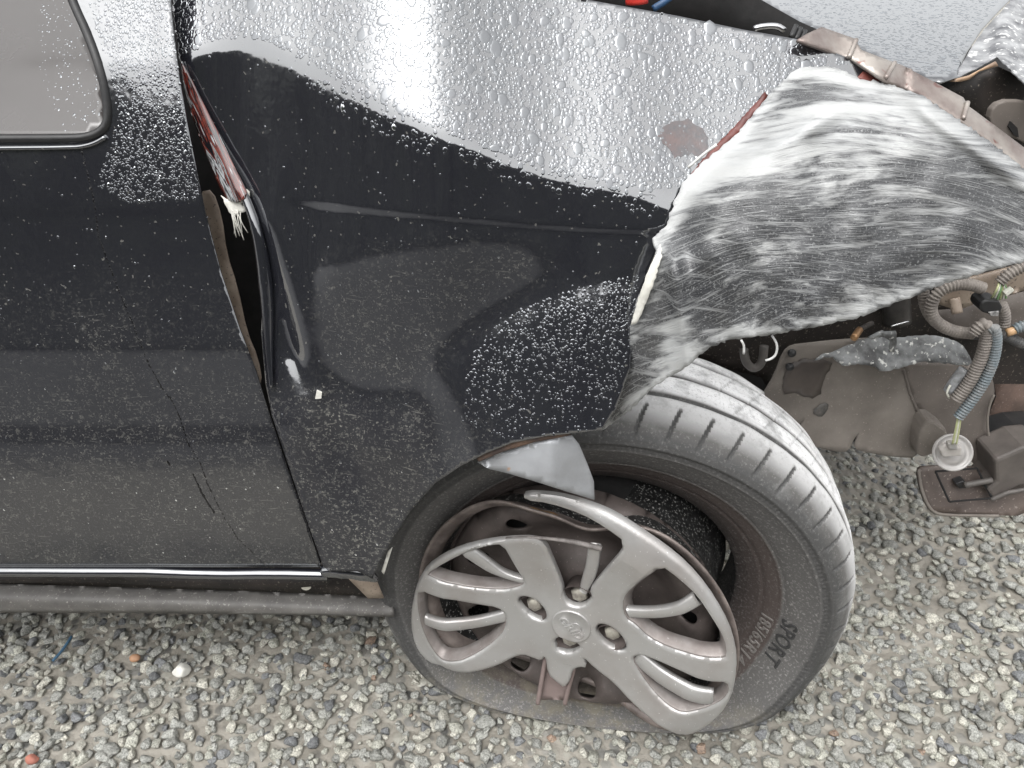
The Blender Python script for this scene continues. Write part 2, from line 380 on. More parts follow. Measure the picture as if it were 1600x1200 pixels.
# --- front fender: direction each area of dented metal mirrors (degrees above level), integrated into a pressed surface
CONT = [(120, 112), (255, 100), (300, 82), (345, 68), (390, 65), (440, 84), (520, 126), (620, 180), (700, 212), (800, 250), (880, 276), (960, 290), (1010, 302), (1060, 325)]
SKY, DARK_R, GRAV = 54., 6., -30.
G = Grid(120, 1480, -60, 930, 4)
R = G.new(DARK_R)
cy = np.interp(G.X, [c[0] for c in CONT], [c[1] for c in CONT])
R = np.where(G.Y < cy, np.minimum(SKY, 34 + (cy - G.Y) * .9), R)
up = G.Y < cy
LINE = [(425, 306), (520, 318), (620, 329), (720, 338), (820, 347), (920, 354), (1035, 358)]
ly = np.interp(G.X, [c[0] for c in LINE], [c[1] for c in LINE])
swirl = [(500, 425), (560, 405), (650, 385), (760, 372), (830, 380), (860, 425), (800, 465), (730, 500), (690, 545), (665, 600), (600, 610), (545, 600), (505, 570), (492, 500)]
G.fill(R, swirl, GRAV + 6)
flare = [(1010, 425), (900, 442), (800, 472), (730, 512), (690, 560), (668, 610), (672, 700), (700, 760), (960, 690), (1040, 560)]
fl = inside(flare, G.X, G.Y); top_d = seg_dist(flare[:6], G.X, G.Y, False)
R = np.where(fl, np.clip(15.5 - top_d * .11, 2, 40), R)
G.fill(R, [(668, 590), (690, 575), (715, 600), (730, 660), (740, 700), (700, 740), (672, 700)], -16)
G.fill(R, [(425, 605), (640, 610), (665, 640), (668, 700), (560, 672), (500, 655), (430, 665)], DARK_R + 4)
G.fill(R, [(430, 670), (500, 655), (560, 672), (668, 702), (700, 790), (600, 930), (470, 930)], -28)
G.fill(R, [(468, 360), (490, 400), (498, 470), (494, 560), (478, 560), (462, 460)], 8)
G.fill(R, [(410, 545), (470, 560), (560, 604), (420, 604)], 7)
G.fill(R, [(490, 630), (505, 640), (545, 740), (560, 830), (530, 800)], 4)
G.fill(R, [(400, 345), (425, 345), (452, 430), (476, 560), (440, 545), (418, 470)], -24)
lin = np.exp(-((G.Y - ly - 4) / 5.) ** 2) * (G.X > 430)
Rb = np.where(G.Y < cy + 25, blur(R, 2.4), np.where(G.X < 540, blur(R, 2.0), blur(R, 3.2))); Rb = blur(Rb, 1.0); Rb = Rb - 32 * lin * np.clip((G.X - 430) / 60, 0, 1)
Yb = lambda x: .655 - .02 * np.clip((x - 430) / 250, 0, 1) - .012 * np.clip((x - 700) / 300, 0, 1)
YF = G.integrate(Rb, Yb)
def relax(Y, lam):
    """sheet metal cannot ripple freely sideways: keep the vertical slopes, smooth across"""
    n_, m_ = Y.shape; g = np.diff(Y, axis=0); D = np.diff(np.eye(n_), axis=0)
    k = np.arange(m_); C = np.cos(np.pi * np.outer(k, k + .5) / m_) * math.sqrt(2 / m_); C[0] /= math.sqrt(2); mu = (2 - 2 * np.cos(np.pi * k / m_)) ** 2
    A = (D.T @ D)[None] + (lam * mu + 1e-7)[:, None, None] * np.eye(n_)[None]
    b = (D.T @ g) @ C.T
    return np.linalg.solve(A, b.T[..., None])[..., 0].T @ C
def hblur(A, s):
    r = int(3 * s) + 1; k = np.exp(-.5 * (np.arange(-r, r + 1) / s) ** 2); k /= k.sum()
    return np.apply_along_axis(lambda m: np.convolve(np.pad(m, r, mode='edge'), k, 'valid'), 1, A)
YF = relax(YF, .6)
ANCH = [(120, 700, .656), (400, 700, .658), (500, 700, .655), (600, 700, .640), (680, 700, .622), (740, 700, .611), (800, 700, .602), (900, 700, .592), (1000, 700, .590), (1200, 700, .588), (1480, 700, .596)]
ax_ = np.array([a[0] for a in ANCH], float); ay_ = np.array([a[1] for a in ANCH], float); aY = np.array([a[2] for a in ANCH])
cor = np.interp(G.xs, ax_, aY) - G.f(YF)(G.xs, np.interp(G.xs, ax_, ay_))
kk = np.exp(-.5 * (np.arange(-36, 37) / 12.) ** 2); kk /= kk.sum(); cor = np.convolve(np.pad(cor, 36, mode='edge'), kk, 'valid')
YF = YF + cor[None]
YF = YF + .003 * np.exp(-((G.X - (400 + (G.Y - 330) * .27)) / 14) ** 2) * np.clip((G.Y - 300) / 60, 0, 1) * np.clip((620 - G.Y) / 60, 0, 1)   # vertical crush fold beside the door
YF = YF - .003 * np.exp(-(((G.X - 498) / 9) ** 2 + ((G.Y - 616) / 8) ** 2)) * .3
print('fender depth range', YF.min(), YF.max(), 'top edge', YF[8, ::40])
Yfender = G.f(YF)
FENDER = [(266, -55), (270, 30), (280, 92), (300, 150), (335, 215), (372, 285), (395, 330), (405, 380), (412, 440), (408, 520), (415, 600), (425, 650), (445, 710), (475, 800), (505, 885), (515, 893), (560, 893), (582, 905), (590, 885), (612, 845), (640, 800), (680, 755), (720, 728), (760, 708), (800, 692), (850, 682), (905, 676), (940, 672),
          (962, 640), (985, 575), (990, 500), (1008, 440), (1032, 375), (1045, 345), (1062, 300), (1095, 262), (1150, 215), (1200, 155), (1245, 112), (1300, 108), (1340, 125), (1384, 130), (1330, 92), (1250, 62), (1160, 46), (1060, 25), (920, 0), (800, -20), (640, -40), (500, -52)]
def Yf_all(px, py):
    return Yfender(px, py)
dirtF = G.new(.05); G.fill(dirtF, [(415, 605), (660, 640), (700, 770), (590, 930), (480, 930)], 1.25); G.fill(dirtF, swirl, .7); G.fill(dirtF, [(660, 600), (700, 600), (800, 700), (700, 760)], .5)
dirtF = blur(dirtF, 5)
fender = sheet('front_fender', FENDER, Yf_all, PAINT, car, step=5, bstep=5, thick=.0012, attrs={'dirt': G.f(dirtF)})
fender['label'] = 'dented wet black front fender with torn leading edge'

# --- front door
GD = Grid(-640, 560, -80, 920, 5)
Rd = GD.new(DARK_R)
Rd = np.where(GD.Y < 105 - (GD.X - 200) * .1, 44, Rd); Rd = np.where((GD.Y >= 105) & (GD.Y < 320), 20 - (GD.Y - 105) * .06, Rd)
Rd = np.where((GD.Y > 320) & (GD.Y < 336), -8, Rd)
Rd = np.where(GD.Y > 540, -18 - (GD.Y - 540) * .06, Rd); Rd = np.where((GD.Y > 657) & (GD.Y < 700), -2, Rd); Rd = np.where(GD.Y >= 705, -26 - (GD.Y - 700) * .06, Rd)
Rd = blur(Rd, 1.6)
YD = GD.integrate(Rd, lambda x: np.full(len(x), .648)); print('door depth', YD[::25, 140])
Ydoor = GD.f(YD)
DOOR = [(-600, -70), (258, -70), (266, 0), (272, 60), (280, 120), (292, 190), (308, 270), (320, 330), (345, 425), (375, 515), (400, 580), (420, 645), (440, 705), (470, 792), (502, 886), (-600, 886)]
WIN = chaikin([(-560, -62), (92, -62), (112, 0), (140, 60), (160, 120), (169, 172), (166, 198), (142, 213), (100, 216), (-560, 216)], 2)
dirtD = np.clip((GD.Y - 380) / 400, .04, .75) + .25 * np.exp(-(((GD.X - 170) / 60) ** 2 + ((GD.Y - 560) / 130) ** 2))
door = sheet('front_door', DOOR, Ydoor, PAINT, car, step=6, bstep=6, holes=[WIN], thick=.0014, attrs={'dirt': GD.f(dirtD)})
m, t, n, l = M('wet_tinted_glass'); v = coords(t); p = N(t, 'BsdfPrincipled'); o_ = N(t, 'OutputMaterial'); l.new(p.outputs[0], o_.inputs[0])
p.inputs['Base Color'].default_value = (.05, .045, .043, 1); l.new(ramp(t, noise(t, v, 20, 4), [(.3, .16), (.7, .3)]), p.inputs['Roughness']); p.inputs['IOR'].default_value = 1.6
GLASS = m
Yglass = lambda px, py: Ydoor(np.clip(px, -630, 300), np.full(np.shape(px), 216.)) + .004 + (216 - np.asarray(py, float)) * .00052
glass = sheet('door_window', WIN, Yglass, GLASS, door, step=14, bstep=8, thick=.003)
glass['label'] = 'grey rain spotted door window with rounded corner'
wloop = [p for p in WIN if p[0] > -165 and p[1] > -60]
wl = sorted(range(len(WIN)), key=lambda i: 0)
edge = [(92, -62), (112, 0), (140, 60), (160, 120), (169, 172), (166, 198), (142, 213), (100, 216), (-560, 216)]
edge = chaikin(edge, 2, False)
tube('window_seal', [WV(x + 1, y + 1, float(Ydoor(x, y)) + .0005) for x, y in edge], .0042, BLACKPLAST, door, seg=8, smooth_it=0)
CHROME = pbr('bright_trim', (.55, .55, .56), (.4, .4, .41), .18, metal=1., bumps=0)
edge2 = chaikin([(165, 214), (145, 226), (108, 232), (-560, 232)], 2, False)
tube('window_trim', [WV(x, y, float(Ydoor(x, y)) - .001) for x, y in edge2], .0022, PAINT, door, seg=8, smooth_it=0)

# --- sill below the door
SILLM = pbr('grey_sill_plastic', (.165, .158, .148), (.11, .105, .1), .5, scale=30, spk=(.3, .29, .27), bumps=.1)
def bar(name, pts, r, mat, parent, sx=1., **k): return tube(name, [WV(*p) for p in pts], r, mat, parent, **k)
lip = bar('door_lower_lip', [(-600, 893, .652), (200, 892, .650), (330, 897, .650), (430, 896, .649), (512, 898, .650)], .0065, PAINT, door, seg=14, smooth_it=1)
def Ysill(x, y):
    top = np.interp(x, [-620, 0, 200, 400, 600], [912, 912, 918, 924, 933]); v_ = np.clip((y - top) / 40., 0, 1.1)
    return .722 - .024 * np.sin(np.clip(v_ * 1.9, 0, 1.75)) + .010 * np.clip(v_ - .6, 0, 1) + .012 * np.clip((x - 540) / 60, 0, 1)
sill = sheet('side_sill', [(-620, 912), (0, 912), (200, 918), (400, 924), (560, 931), (612, 934), (616, 964), (480, 961), (200, 958), (0, 957), (-620, 957)], Ysill, SILLM, car, step=5, bstep=8, thick=.004)
sheet('sill_cavity', [(-620, 880), (620, 880), (640, 945), (-620, 945)], .735, DARKBROWN, car, step=60, thick=.002)
WHITEPL = pbr('cream_plastic_clip', (.62, .6, .52), (.5, .48, .42), .4)
for (x, y, rx, ry) in ((290, 912, 10, 6), (478, 918, 8, 5)):
    prism('trim_clip', [(x + rx * math.cos(a), y + ry * math.sin(a)) for a in np.linspace(0, 6.283, 12, endpoint=False)], .700, .012, WHITEPL, sill, .001)
sheet('door_lower_flange', [(-600, 903), (200, 902), (330, 906), (520, 905), (512, 914), (430, 922), (300, 918), (150, 910), (-600, 914)], .69, DARKBROWN, door, step=20, thick=.002)
bar('fender_lower_lip', [(505, 892, .650), (540, 888, .646), (572, 896, .648), (588, 905, .655)], [.007, .011, .010, .004], PAINT, fender, seg=12, smooth_it=2)
sheet('fender_lower_tab', [(545, 905), (585, 900), (600, 935), (575, 935)], .70, BEIGE, fender, step=12)

# --- gap between door and fender: hinge pillar in shade, pale edge of the pillar, peeled strip of fender skin
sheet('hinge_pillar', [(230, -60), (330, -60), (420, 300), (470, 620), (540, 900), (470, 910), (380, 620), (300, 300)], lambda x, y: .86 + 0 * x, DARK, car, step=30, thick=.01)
sheet('pillar_flange', [(312, 300), (330, 296), (345, 340), (352, 395), (370, 450), (385, 520), (402, 560), (408, 600), (396, 596), (372, 540), (340, 440), (318, 340)], lambda x, y: Yfender(x + 40, y) + .045, BEIGE, car, step=8, thick=.003, round_it=1)
m, t, n, l = M('peeled_skin_red_reflection'); tc = t.nodes.new('ShaderNodeTexCoord'); mp = t.nodes.new('ShaderNodeMapping'); l.new(tc.outputs['UV'], mp.inputs[0]); mp.inputs['Scale'].default_value = (2.2, 7, 1)
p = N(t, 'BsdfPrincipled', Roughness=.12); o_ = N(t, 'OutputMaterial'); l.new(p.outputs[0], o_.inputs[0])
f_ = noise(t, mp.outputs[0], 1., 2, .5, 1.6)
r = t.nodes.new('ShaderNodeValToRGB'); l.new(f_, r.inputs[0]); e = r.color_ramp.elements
for el, (pp, c) in zip([e[0], e[1], e.new(.5), e.new(.56), e.new(.62), e.new(.7)], [(.40, (.01, .01, .012, 1)), (.47, (.15, .03, .02, 1)), (.50, (.17, .035, .024, 1)), (.54, (.012, .012, .014, 1)), (.60, (.42, .43, .44, 1)), (.65, (.015, .015, .017, 1))]): el.position = pp; el.color = c  # red bands paint in the reflection of a red object
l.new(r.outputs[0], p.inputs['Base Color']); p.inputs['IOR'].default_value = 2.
PEELM = m
PEEL = [(281, 95), (292, 110), (320, 165), (350, 225), (378, 285), (388, 305), (372, 318), (352, 312), (330, 262), (306, 200), (290, 150)]
def Ypeel(x, y):
    c = np.interp(y, [95, 150, 225, 315], [285, 300, 332, 372]); return Yfender(x + 25, y) - .007 + ((x - c) / 30.) ** 2 * .008
peel = sheet('peeled_skin', PEEL, Ypeel, PEELM, fender, step=4, thick=.001, round_it=1, uvf=lambda x, y: ((y - 95) / 220., (x - np.interp(y, [95, 150, 225, 315], [285, 300, 332, 372])) / 60.))
peel['label'] = 'folded strip of fender skin with red and silver glints'
tube('folded_edge', [WV(x, y, float(Yfender(x + 12, y)) - .003) for x, y in ((283, 96), (296, 140), (322, 192), (350, 245), (378, 296), (398, 345), (410, 400), (418, 470), (420, 540), (424, 605))], [.0015, .003, .004, .0045, .0045, .006, .007, .006, .004, .002], PAINT, fender, seg=12)
CHIPM = pbr('cream_filler', (.72, .71, .64), (.55, .54, .5), .6, bumps=.3)
sheet('torn_filler', [(344, 306), (358, 312), (372, 302), (380, 294), (390, 300), (388, 312), (376, 318), (384, 330), (372, 334), (364, 340), (354, 326)], lambda x, y: Yfender(x + 10, y) - .006 + (x - 365) * .0002, CHIPM, fender, step=4, thick=.002, rag=.8)
for k in range(9):
    x0, y0 = 366 + rng.uniform(-6, 10), 326 + rng.uniform(-4, 6)
    tube('filler_strand', [WV(x0, y0, float(Yfender(x0 + 10, y0)) - .006), WV(x0 + rng.uniform(-2, 8), y0 + rng.uniform(10, 22), float(Yfender(x0 + 10, y0)) - .010), WV(x0 + rng.uniform(4, 14), y0 + rng.uniform(24, 50), float(Yfender(x0 + 10, y0)) - .006)], .0005, CHIPM, fender, seg=5)
for x, y, s in ((497, 618, 6),): 
    prism('paint_chip', [(x - 5, y + 6), (x - 2, y - 8), (x + 6, y - 4), (x + 5, y + 5)], float(Yfender(x, y)) - .001, .002, CHIPM, fender, .0003)
exec_parts = []

# --- red reflections along the torn fold of the fender, put into the colour
REDMARK = pbr('red_mark', (.15, .04, .03), (.07, .022, .02), .35, scale=40, spk=(.5, .5, .5), spk_scale=200, spk_th=.68)
sheet('red_reflection_strip', [(1078, 276), (1100, 245), (1140, 205), (1180, 162), (1196, 142), (1200, 150), (1184, 176), (1150, 214), (1110, 252), (1086, 274)], lambda x, y: Yf_all(x, y) - .002, REDMARK, fender, step=6, thick=.0006, rag=.7)
sheet('red_patch', [(1338, 122), (1350, 110), (1368, 116), (1378, 126), (1350, 128)], lambda x, y: Yf_all(x, y) - .002, REDMARK, fender, step=6, thick=.0006, rag=.7)

sheet('red_patch', [(1026, 212), (1045, 192), (1075, 186), (1102, 205), (1108, 228), (1094, 244), (1075, 240), (1055, 246), (1042, 230)], lambda x, y: Yf_all(x, y) - .00022, pbr('red_brown_reflection', (.075, .042, .038), (.035, .035, .04), .15, scale=60, spec=1.), fender, step=6, thick=0, rag=1.2)  # rain-beaded red reflection painted as the patch's own colour
# --- torn tip of the fender folded down over the tyre
def Yflap(x, y): return .605 + .00028 * np.abs(x - 860) * .6 + - (y - 690) * .00022
flap = sheet('torn_fender_tip', [(745, 722), (785, 705), (835, 690), (893, 679), (905, 694), (918, 725), (928, 752), (929, 781), (885, 768), (835, 752), (795, 740), (765, 733)], Yflap, RAWSTEEL, fender, step=8, thick=.0014)
flap['label'] = 'bare steel triangle folded down over the tyre'
sheet('flap_seam', [(742, 712), (800, 688), (893, 672), (893, 680), (835, 691), (785, 706), (748, 722)], lambda x, y: Yfender(x, y) + .004, pbr('rusty_edge', (.12, .075, .05), (.05, .035, .03), .7, scale=60), fender, step=7)
sheet('fender_edge_scrap', [(596, 893), (606, 862), (613, 856), (608, 872), (600, 898)], .636, CHIPM, fender, step=6)

# --- scraped bumper skin
m, t, n, l = M('scraped_bumper_skin'); tc = t.nodes.new('ShaderNodeTexCoord'); p = N(t, 'BsdfPrincipled'); o_ = N(t, 'OutputMaterial'); l.new(p.outputs[0], o_.inputs[0])
def uvn(su, sv, sc, det, dist=0., ro=.6):
    mp = t.nodes.new('ShaderNodeMapping'); mp.inputs['Scale'].default_value = (su, sv, 1); l.new(tc.outputs['UV'], mp.inputs[0]); return noise(t, mp.outputs[0], sc, det, ro, dist)
fine = uvn(3.2, 30, 1., 7, .55, .72); broad = uvn(2.4, 11, 1., 5, .9, .62); hair = uvn(5, 190, 1., 3, .2); v = coords(t); grit = noise(t, v, 520, 3, .7); blot = noise(t, v, 22, 5, .6)
at = N(t, 'Attribute', attribute_name='scuff'); A = at.outputs['Fac']
thr = math_(t, 'ADD', math_(t, 'ADD', math_(t, 'MULTIPLY', fine, .55), math_(t, 'MULTIPLY', broad, .55)), math_(t, 'MULTIPLY', A, .30))
s1 = ramp(t, thr, [(.565, 0.), (.62, .4), (.68, .8), (.76, 1.)])
h1 = math_(t, 'MULTIPLY', ramp(t, hair, [(.54, 0.), (.70, 1.)]), .55)
g1 = math_(t, 'MULTIPLY', ramp(t, grit, [(.55, 0.), (.68, 1.)]), .5)
haze_ = math_(t, 'MULTIPLY', ramp(t, blot, [(.35, .0), (.65, .4)]), math_(t, 'ADD', math_(t, 'MULTIPLY', A, .6), .2))
cr1 = ramp(t, noise(t, coords(t, (13, 13, 150), rot=(0, .45, 0)), 1, 6, .7, .3), [(.54, 0.), (.64, .55)])
s1 = math_(t, 'MAXIMUM', s1, cr1)
w = math_(t, 'MAXIMUM', s1, math_(t, 'MAXIMUM', h1, math_(t, 'MAXIMUM', g1, haze_)), True)
l.new(mixc(t, w, (.03, .031, .034), mixc(t, broad, (.44, .455, .465), (.385, .385, .37))), p.inputs['Base Color'])
l.new(ramp(t, w, [(0, .22), (1, .6)]), p.inputs['Roughness']); p.inputs['Specular IOR Level'].default_value = .8; l.new(bump(t, math_(t, 'ADD', fine, math_(t, 'MULTIPLY', hair, .5)), .45, .003), p.inputs['Normal'])
SCUFF = m
BUMP = [(1240, 110), (1262, 104), (1300, 104), (1322, 112), (1345, 124), (1384, 129), (1440, 148), (1500, 188), (1560, 232), (1660, 310), (1660, 385), (1600, 408), (1540, 425), (1470, 446), (1400, 474), (1340, 497), (1270, 512), (1200, 524), (1140, 531), (1105, 545), (1078, 570), (1062, 580), (1025, 602), (985, 640), (955, 664), (940, 674), (948, 655), (966, 610), (984, 560), (984, 510), (994, 470), (1012, 430), (1026, 392), (1022, 372), (1042, 352), (1052, 318), (1066, 286), (1095, 256), (1150, 210), (1200, 150)]
ridge = [(1060, 300), (1140, 262), (1230, 218), (1300, 178), (1372, 140)]; ridge2 = [(1372, 140), (1430, 165), (1500, 215), (1600, 285), (1660, 330)]
low_ridge = [(1078, 570), (1062, 480), (1052, 420), (1060, 340)]
def Ybump(x, y):
    base = .600 - .00010 * (x - 1040) * (x < 1250) - .021 * (x >= 1250) + .00007 * np.clip(x - 1350, 0, None)
    lean = np.clip(500 - y, 0, None) ** 2 * 5.5e-7 + np.clip(y - 500, 0, None) ** 2 * 4e-7
    d1 = seg_dist(ridge, x, y, False); d2 = seg_dist(ridge2, x, y, False); d3 = seg_dist(low_ridge, x, y, False)
    above = y < np.interp(x, [q[0] for q in ridge + ridge2[1:]], [q[1] for q in ridge + ridge2[1:]])
    z = base + lean - .010 * np.exp(-(d1 / 16) ** 2) - .008 * np.exp(-(d2 / 13) ** 2) + np.where(above, np.minimum(d1, d2) * .00045, 0)
    z = z - .010 * np.exp(-(d3 / 14) ** 2) + np.where(x < 1055, (1055 - x) * .00022, 0)
    z = z + .006 * lowfreq(x / 100., y / 100., 3, 1.6)
    da = seg_dist([(1045, 350), (1066, 286), (1150, 210), (1200, 150), (1240, 110), (1300, 104), (1384, 129)], x, y, False); wa = np.exp(-(da / 45) ** 2)
    z = z * (1 - wa) + (Yf_all(x, y) - .006) * wa
    return z + .0012 * lowfreq(x / 100., y / 100., 4, 7.)
def uvb(x, y):
    X_, Y_ = (x - 1330) * .62 + 14 * lowfreq(x / 100., y / 100., 21, 1.5), (y - 760.) + 16 * lowfreq(x / 100., y / 100., 22, 1.5); r_ = np.hypot(X_, Y_); a_ = np.arctan2(X_, -Y_); return a_ * 2.2, r_ / 420.
def scuff(x, y):
    dl = seg_dist([(984, 510), (1012, 430), (1042, 352), (1066, 286), (1150, 210), (1240, 110), (1340, 120)], x, y, False)
    db = seg_dist([(1078, 570), (1140, 531), (1270, 512), (1400, 474), (1600, 408)], x, y, False); dr = np.minimum(seg_dist(ridge, x, y, False), seg_dist(ridge2, x, y, False))
    s = .42 * np.exp(-(dl / 22) ** 2) + .45 * np.exp(-(db / 20) ** 2) + .35 * np.exp(-(dr / 30) ** 2)
    s += .35 * np.exp(-(((x - 1330) / 130) ** 2 + ((y - 230) / 60) ** 2)) + .18 * np.exp(-(((x - 1160) / 70) ** 2 + ((y - 240) / 55) ** 2)) - .12 * np.exp(-(((x - 1270) / 130) ** 2 + ((y - 400) / 70) ** 2)) - .25 * np.exp(-(((x - 1080) / 25) ** 2 + ((y - 430) / 60) ** 2))
    return s + .75 * np.exp(-(((x - 1058) / 26) ** 2 + ((y - 545) / 60) ** 2)) + .5 * np.exp(-((seg_dist([(1062, 580), (985, 640), (942, 672)], x, y, False)) / 12) ** 2)
bumper = sheet('front_bumper', BUMP, Ybump, SCUFF, car, step=6, bstep=5, thick=.0028, attrs={'scuff': scuff}, uvf=uvb, rag=1.0)
bumper['label'] = 'crumpled black bumper skin scraped white'
CURL = pbr('white_plastic_curl', (.6, .6, .58), (.4, .4, .4), .5)
for pts in ([(1158, 531), (1163, 540), (1162, 553)], [(1206, 524), (1215, 538), (1213, 555), (1203, 562), (1196, 563)], [(1075, 262), (1100, 240), (1120, 226)]):
    tube('plastic_curl', [WV(x, y, .585) for x, y in pts], .0011, CURL, bumper, seg=6)
sheet('edge_peel', [(986, 508), (996, 470), (1010, 430), (1026, 395), (1032, 380), (1034, 400), (1022, 440), (1008, 478), (994, 506)], lambda x, y: Ybump(x, y) - .006, CHIPM, bumper, step=6, thick=.001, rag=.6)

# --- hood, its crumpled corner, the slam rail and the dark engine bay
def Yplane(z0, sl): # depth of a nearly level panel z = z0 + sl*(Y-.8)
    def fn(px, py):
        dx, dy, dz = ray(px, py); return (z0 - .8 * sl - CAMZ) / (dz / dy - sl)
    return fn
Yh0 = Yplane(.838, .035)
def Yhood(px, py): return Yh0(px, np.maximum(py, -110)) 
HOOD = [(960, -105), (1050, -75), (1150, -30), (1182, 0), (1215, 18), (1250, 38), (1300, 58), (1350, 82), (1400, 108), (1440, 122), (1470, 128), (1494, 121), (1500, 105), (1512, 80), (1535, 45), (1560, 18), (1590, -12), (1610, -40), (1700, -105)]
hood = sheet('hood', HOOD, Yhood, PAINT, car, step=8, thick=.002, attrs={'dirt': lambda x, y: .05 + 0 * x})
hood['label'] = 'wet hood panel lifted off its seat'
SILVERSCUFF = pbr('scraped_grey_paint', (.07, .072, .08), (.38, .385, .39), .35, metal=.3, scale=30, spk=(.75, .75, .73), spk_scale=90, spk_th=.6, vec_scale=(1, 1, 3))
def Ycr(x, y): return .80 + (130 - y) * .0022 - .035 * np.exp(-((x - 1565 - (110 - y) * .1) / 22) ** 2)
sheet('hood_corner', [(1492, 122), (1500, 104), (1514, 80), (1538, 45), (1564, 18), (1590, -12), (1680, -40), (1680, 170), (1600, 128), (1572, 100), (1556, 88), (1530, 104)], Ycr, SILVERSCUFF, hood, step=7, thick=.002, rag=.5)
sheet('hood_inner_edge', [(1480, 127), (1515, 118), (1556, 96), (1560, 103), (1530, 112), (1515, 124), (1500, 128)], .815, pbr('tan_inner_edge', (.38, .25, .15), (.2, .14, .1), .4), hood, step=8)
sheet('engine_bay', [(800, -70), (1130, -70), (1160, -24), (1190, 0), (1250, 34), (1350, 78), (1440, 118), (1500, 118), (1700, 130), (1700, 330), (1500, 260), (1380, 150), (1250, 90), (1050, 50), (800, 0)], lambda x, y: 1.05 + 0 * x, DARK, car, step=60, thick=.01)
RAIL = [(1245, 62), (1262, 52), (1284, 42), (1335, 60), (1346, 78), (1372, 88), (1410, 102), (1460, 128), (1505, 152), (1514, 166), (1560, 200), (1660, 275), (1660, 312), (1560, 233), (1500, 189), (1440, 149), (1388, 128), (1330, 92)]
def Yrail(x, y):
    s = .735 + .00012 * (1400 - x) + .012 * (np.sin((x - 1284) / 18.) * (x < 1420)) * .5
    return s + (np.interp(x, [1245, 1384, 1500, 1660], [62, 126, 188, 310]) - y) * .0006
rail = sheet('slam_rail', RAIL, Yrail, RAILMET, car, step=6, thick=.003)
rail['label'] = 'bent bare metal rail along the fender top'
for x0, y0, x1, y1 in ((1338, 62, 1326, 90), (1398, 98, 1384, 122), (1512, 160, 1505, 186)):
    tube('rail_step', [WV(x0, y0, float(Yrail(x0, y0)) - .002), WV(x1, y1, float(Yrail(x1, y1)) - .002)], .0022, RAILMET, rail, seg=8, smooth_it=0)
bar('rail_clip', [(1225, 48, .80), (1215, 40, .80), (1185, 42, .80), (1178, 46, .80)], .003, CHROME, rail, seg=8)
for k in range(3): bar('rail_spring', [(1244 + 7 * k, 40 + 4 * k, .80), (1236 + 7 * k, 58 + 4 * k, .79)], .0024, BLACKPLAST, rail, seg=8, smooth_it=0)
REDPL = pbr('red_plastic_cap', (.55, .04, .03), (.4, .03, .02), .35)
tube('reservoir_cap', [WV(995, 6, .98), WV(995, -30, .98)], .013, REDPL, car, seg=18, smooth_it=0)
bar('blue_hose', [(1020, 14, .99), (1040, 2, .99), (1075, -25, 1.0)], .004, pbr('blue_rubber', (.03, .09, .2), (.02, .05, .1), .4), car, seg=10)
sheet('headlamp_seat', [(1470, 140), (1500, 128), (1560, 104), (1660, 150), (1660, 300), (1560, 205), (1515, 168)], lambda x, y: .86 + 0 * x, DARKBROWN, car, step=20)
hb = prism('lamp_bracket', chaikin([(1545, 190), (1552, 165), (1580, 155), (1640, 165), (1650, 250), (1600, 222), (1560, 208)], 1), .80, .01, SHIELD2, car)
prism('bracket_slot', [(1580, 190), (1590, 200), (1592, 215), (1584, 210), (1576, 198)], .797, .004, DARK, hb, 0)

# --- structure below the bumper: wheel-house, splash shield, torn bracket, pillar and lower plate
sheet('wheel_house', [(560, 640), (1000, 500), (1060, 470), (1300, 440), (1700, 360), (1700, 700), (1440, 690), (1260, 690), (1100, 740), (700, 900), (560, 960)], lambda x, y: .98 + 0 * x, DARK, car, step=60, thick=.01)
sheet('inner_wing', [(1070, 560), (1100, 520), (1340, 470), (1700, 370), (1700, 640), (1560, 640), (1410, 560), (1340, 545), (1230, 560), (1205, 620), (1190, 590)], lambda x, y: .86 + (y - 500) * .0001, DARKBROWN, car, step=14)
z6 = lambda L: [(1160 + x / 3, 420 + y / 3) for x, y in L]
def Yshield(x, y): return .80 - (y - 560) * .00012 + .006 * np.sin((x - 1200) / 34.) * np.clip((y - 600) / 100, 0, 1)
shield = sheet('splash_shield', chaikin(z6([(90, 600), (150, 500), (190, 390), (230, 358), (300, 350), (460, 332), (720, 320), (755, 460), (785, 590), (830, 680), (838, 700), (800, 800), (830, 888), (700, 882), (590, 862), (520, 845), (535, 790), (560, 762), (520, 800), (505, 845), (475, 862), (400, 850), (330, 832), (270, 760), (268, 735), (305, 695), (250, 745), (170, 668)]), 1), Yshield, SHIELD, car, step=7, thick=.003)
shield['label'] = 'dusty brown splash shield with wavy lower edge'
sheet('mud_stain', chaikin(z6([(200, 460), (270, 420), (420, 425), (410, 470), (380, 520), (370, 590), (300, 610), (240, 580), (180, 600)]), 2), lambda x, y: Yshield(x, y) - .0012, pbr('wet_stain', (.045, .037, .033), (.07, .058, .05), .35, scale=30), shield, step=9, thick=.0006, rag=1.)
sheet('scrape_mark', chaikin(z6([(330, 670), (350, 640), (400, 625), (405, 650), (380, 690), (350, 695)]), 1), lambda x, y: Yshield(x, y) - .0012, pbr('dark_scrape', (.05, .048, .046), (.12, .11, .1), .5, scale=120), shield, step=5, thick=.0006, rag=.8)
for x, y in ((222, 460), (232, 395)):
    cx_, cy_ = z6([(x, y)])[0]; tube('shield_rivet', [WV(cx_, cy_, .79), WV(cx_, cy_, .80)], .005, BLACKPLAST, shield, seg=12, smooth_it=0)
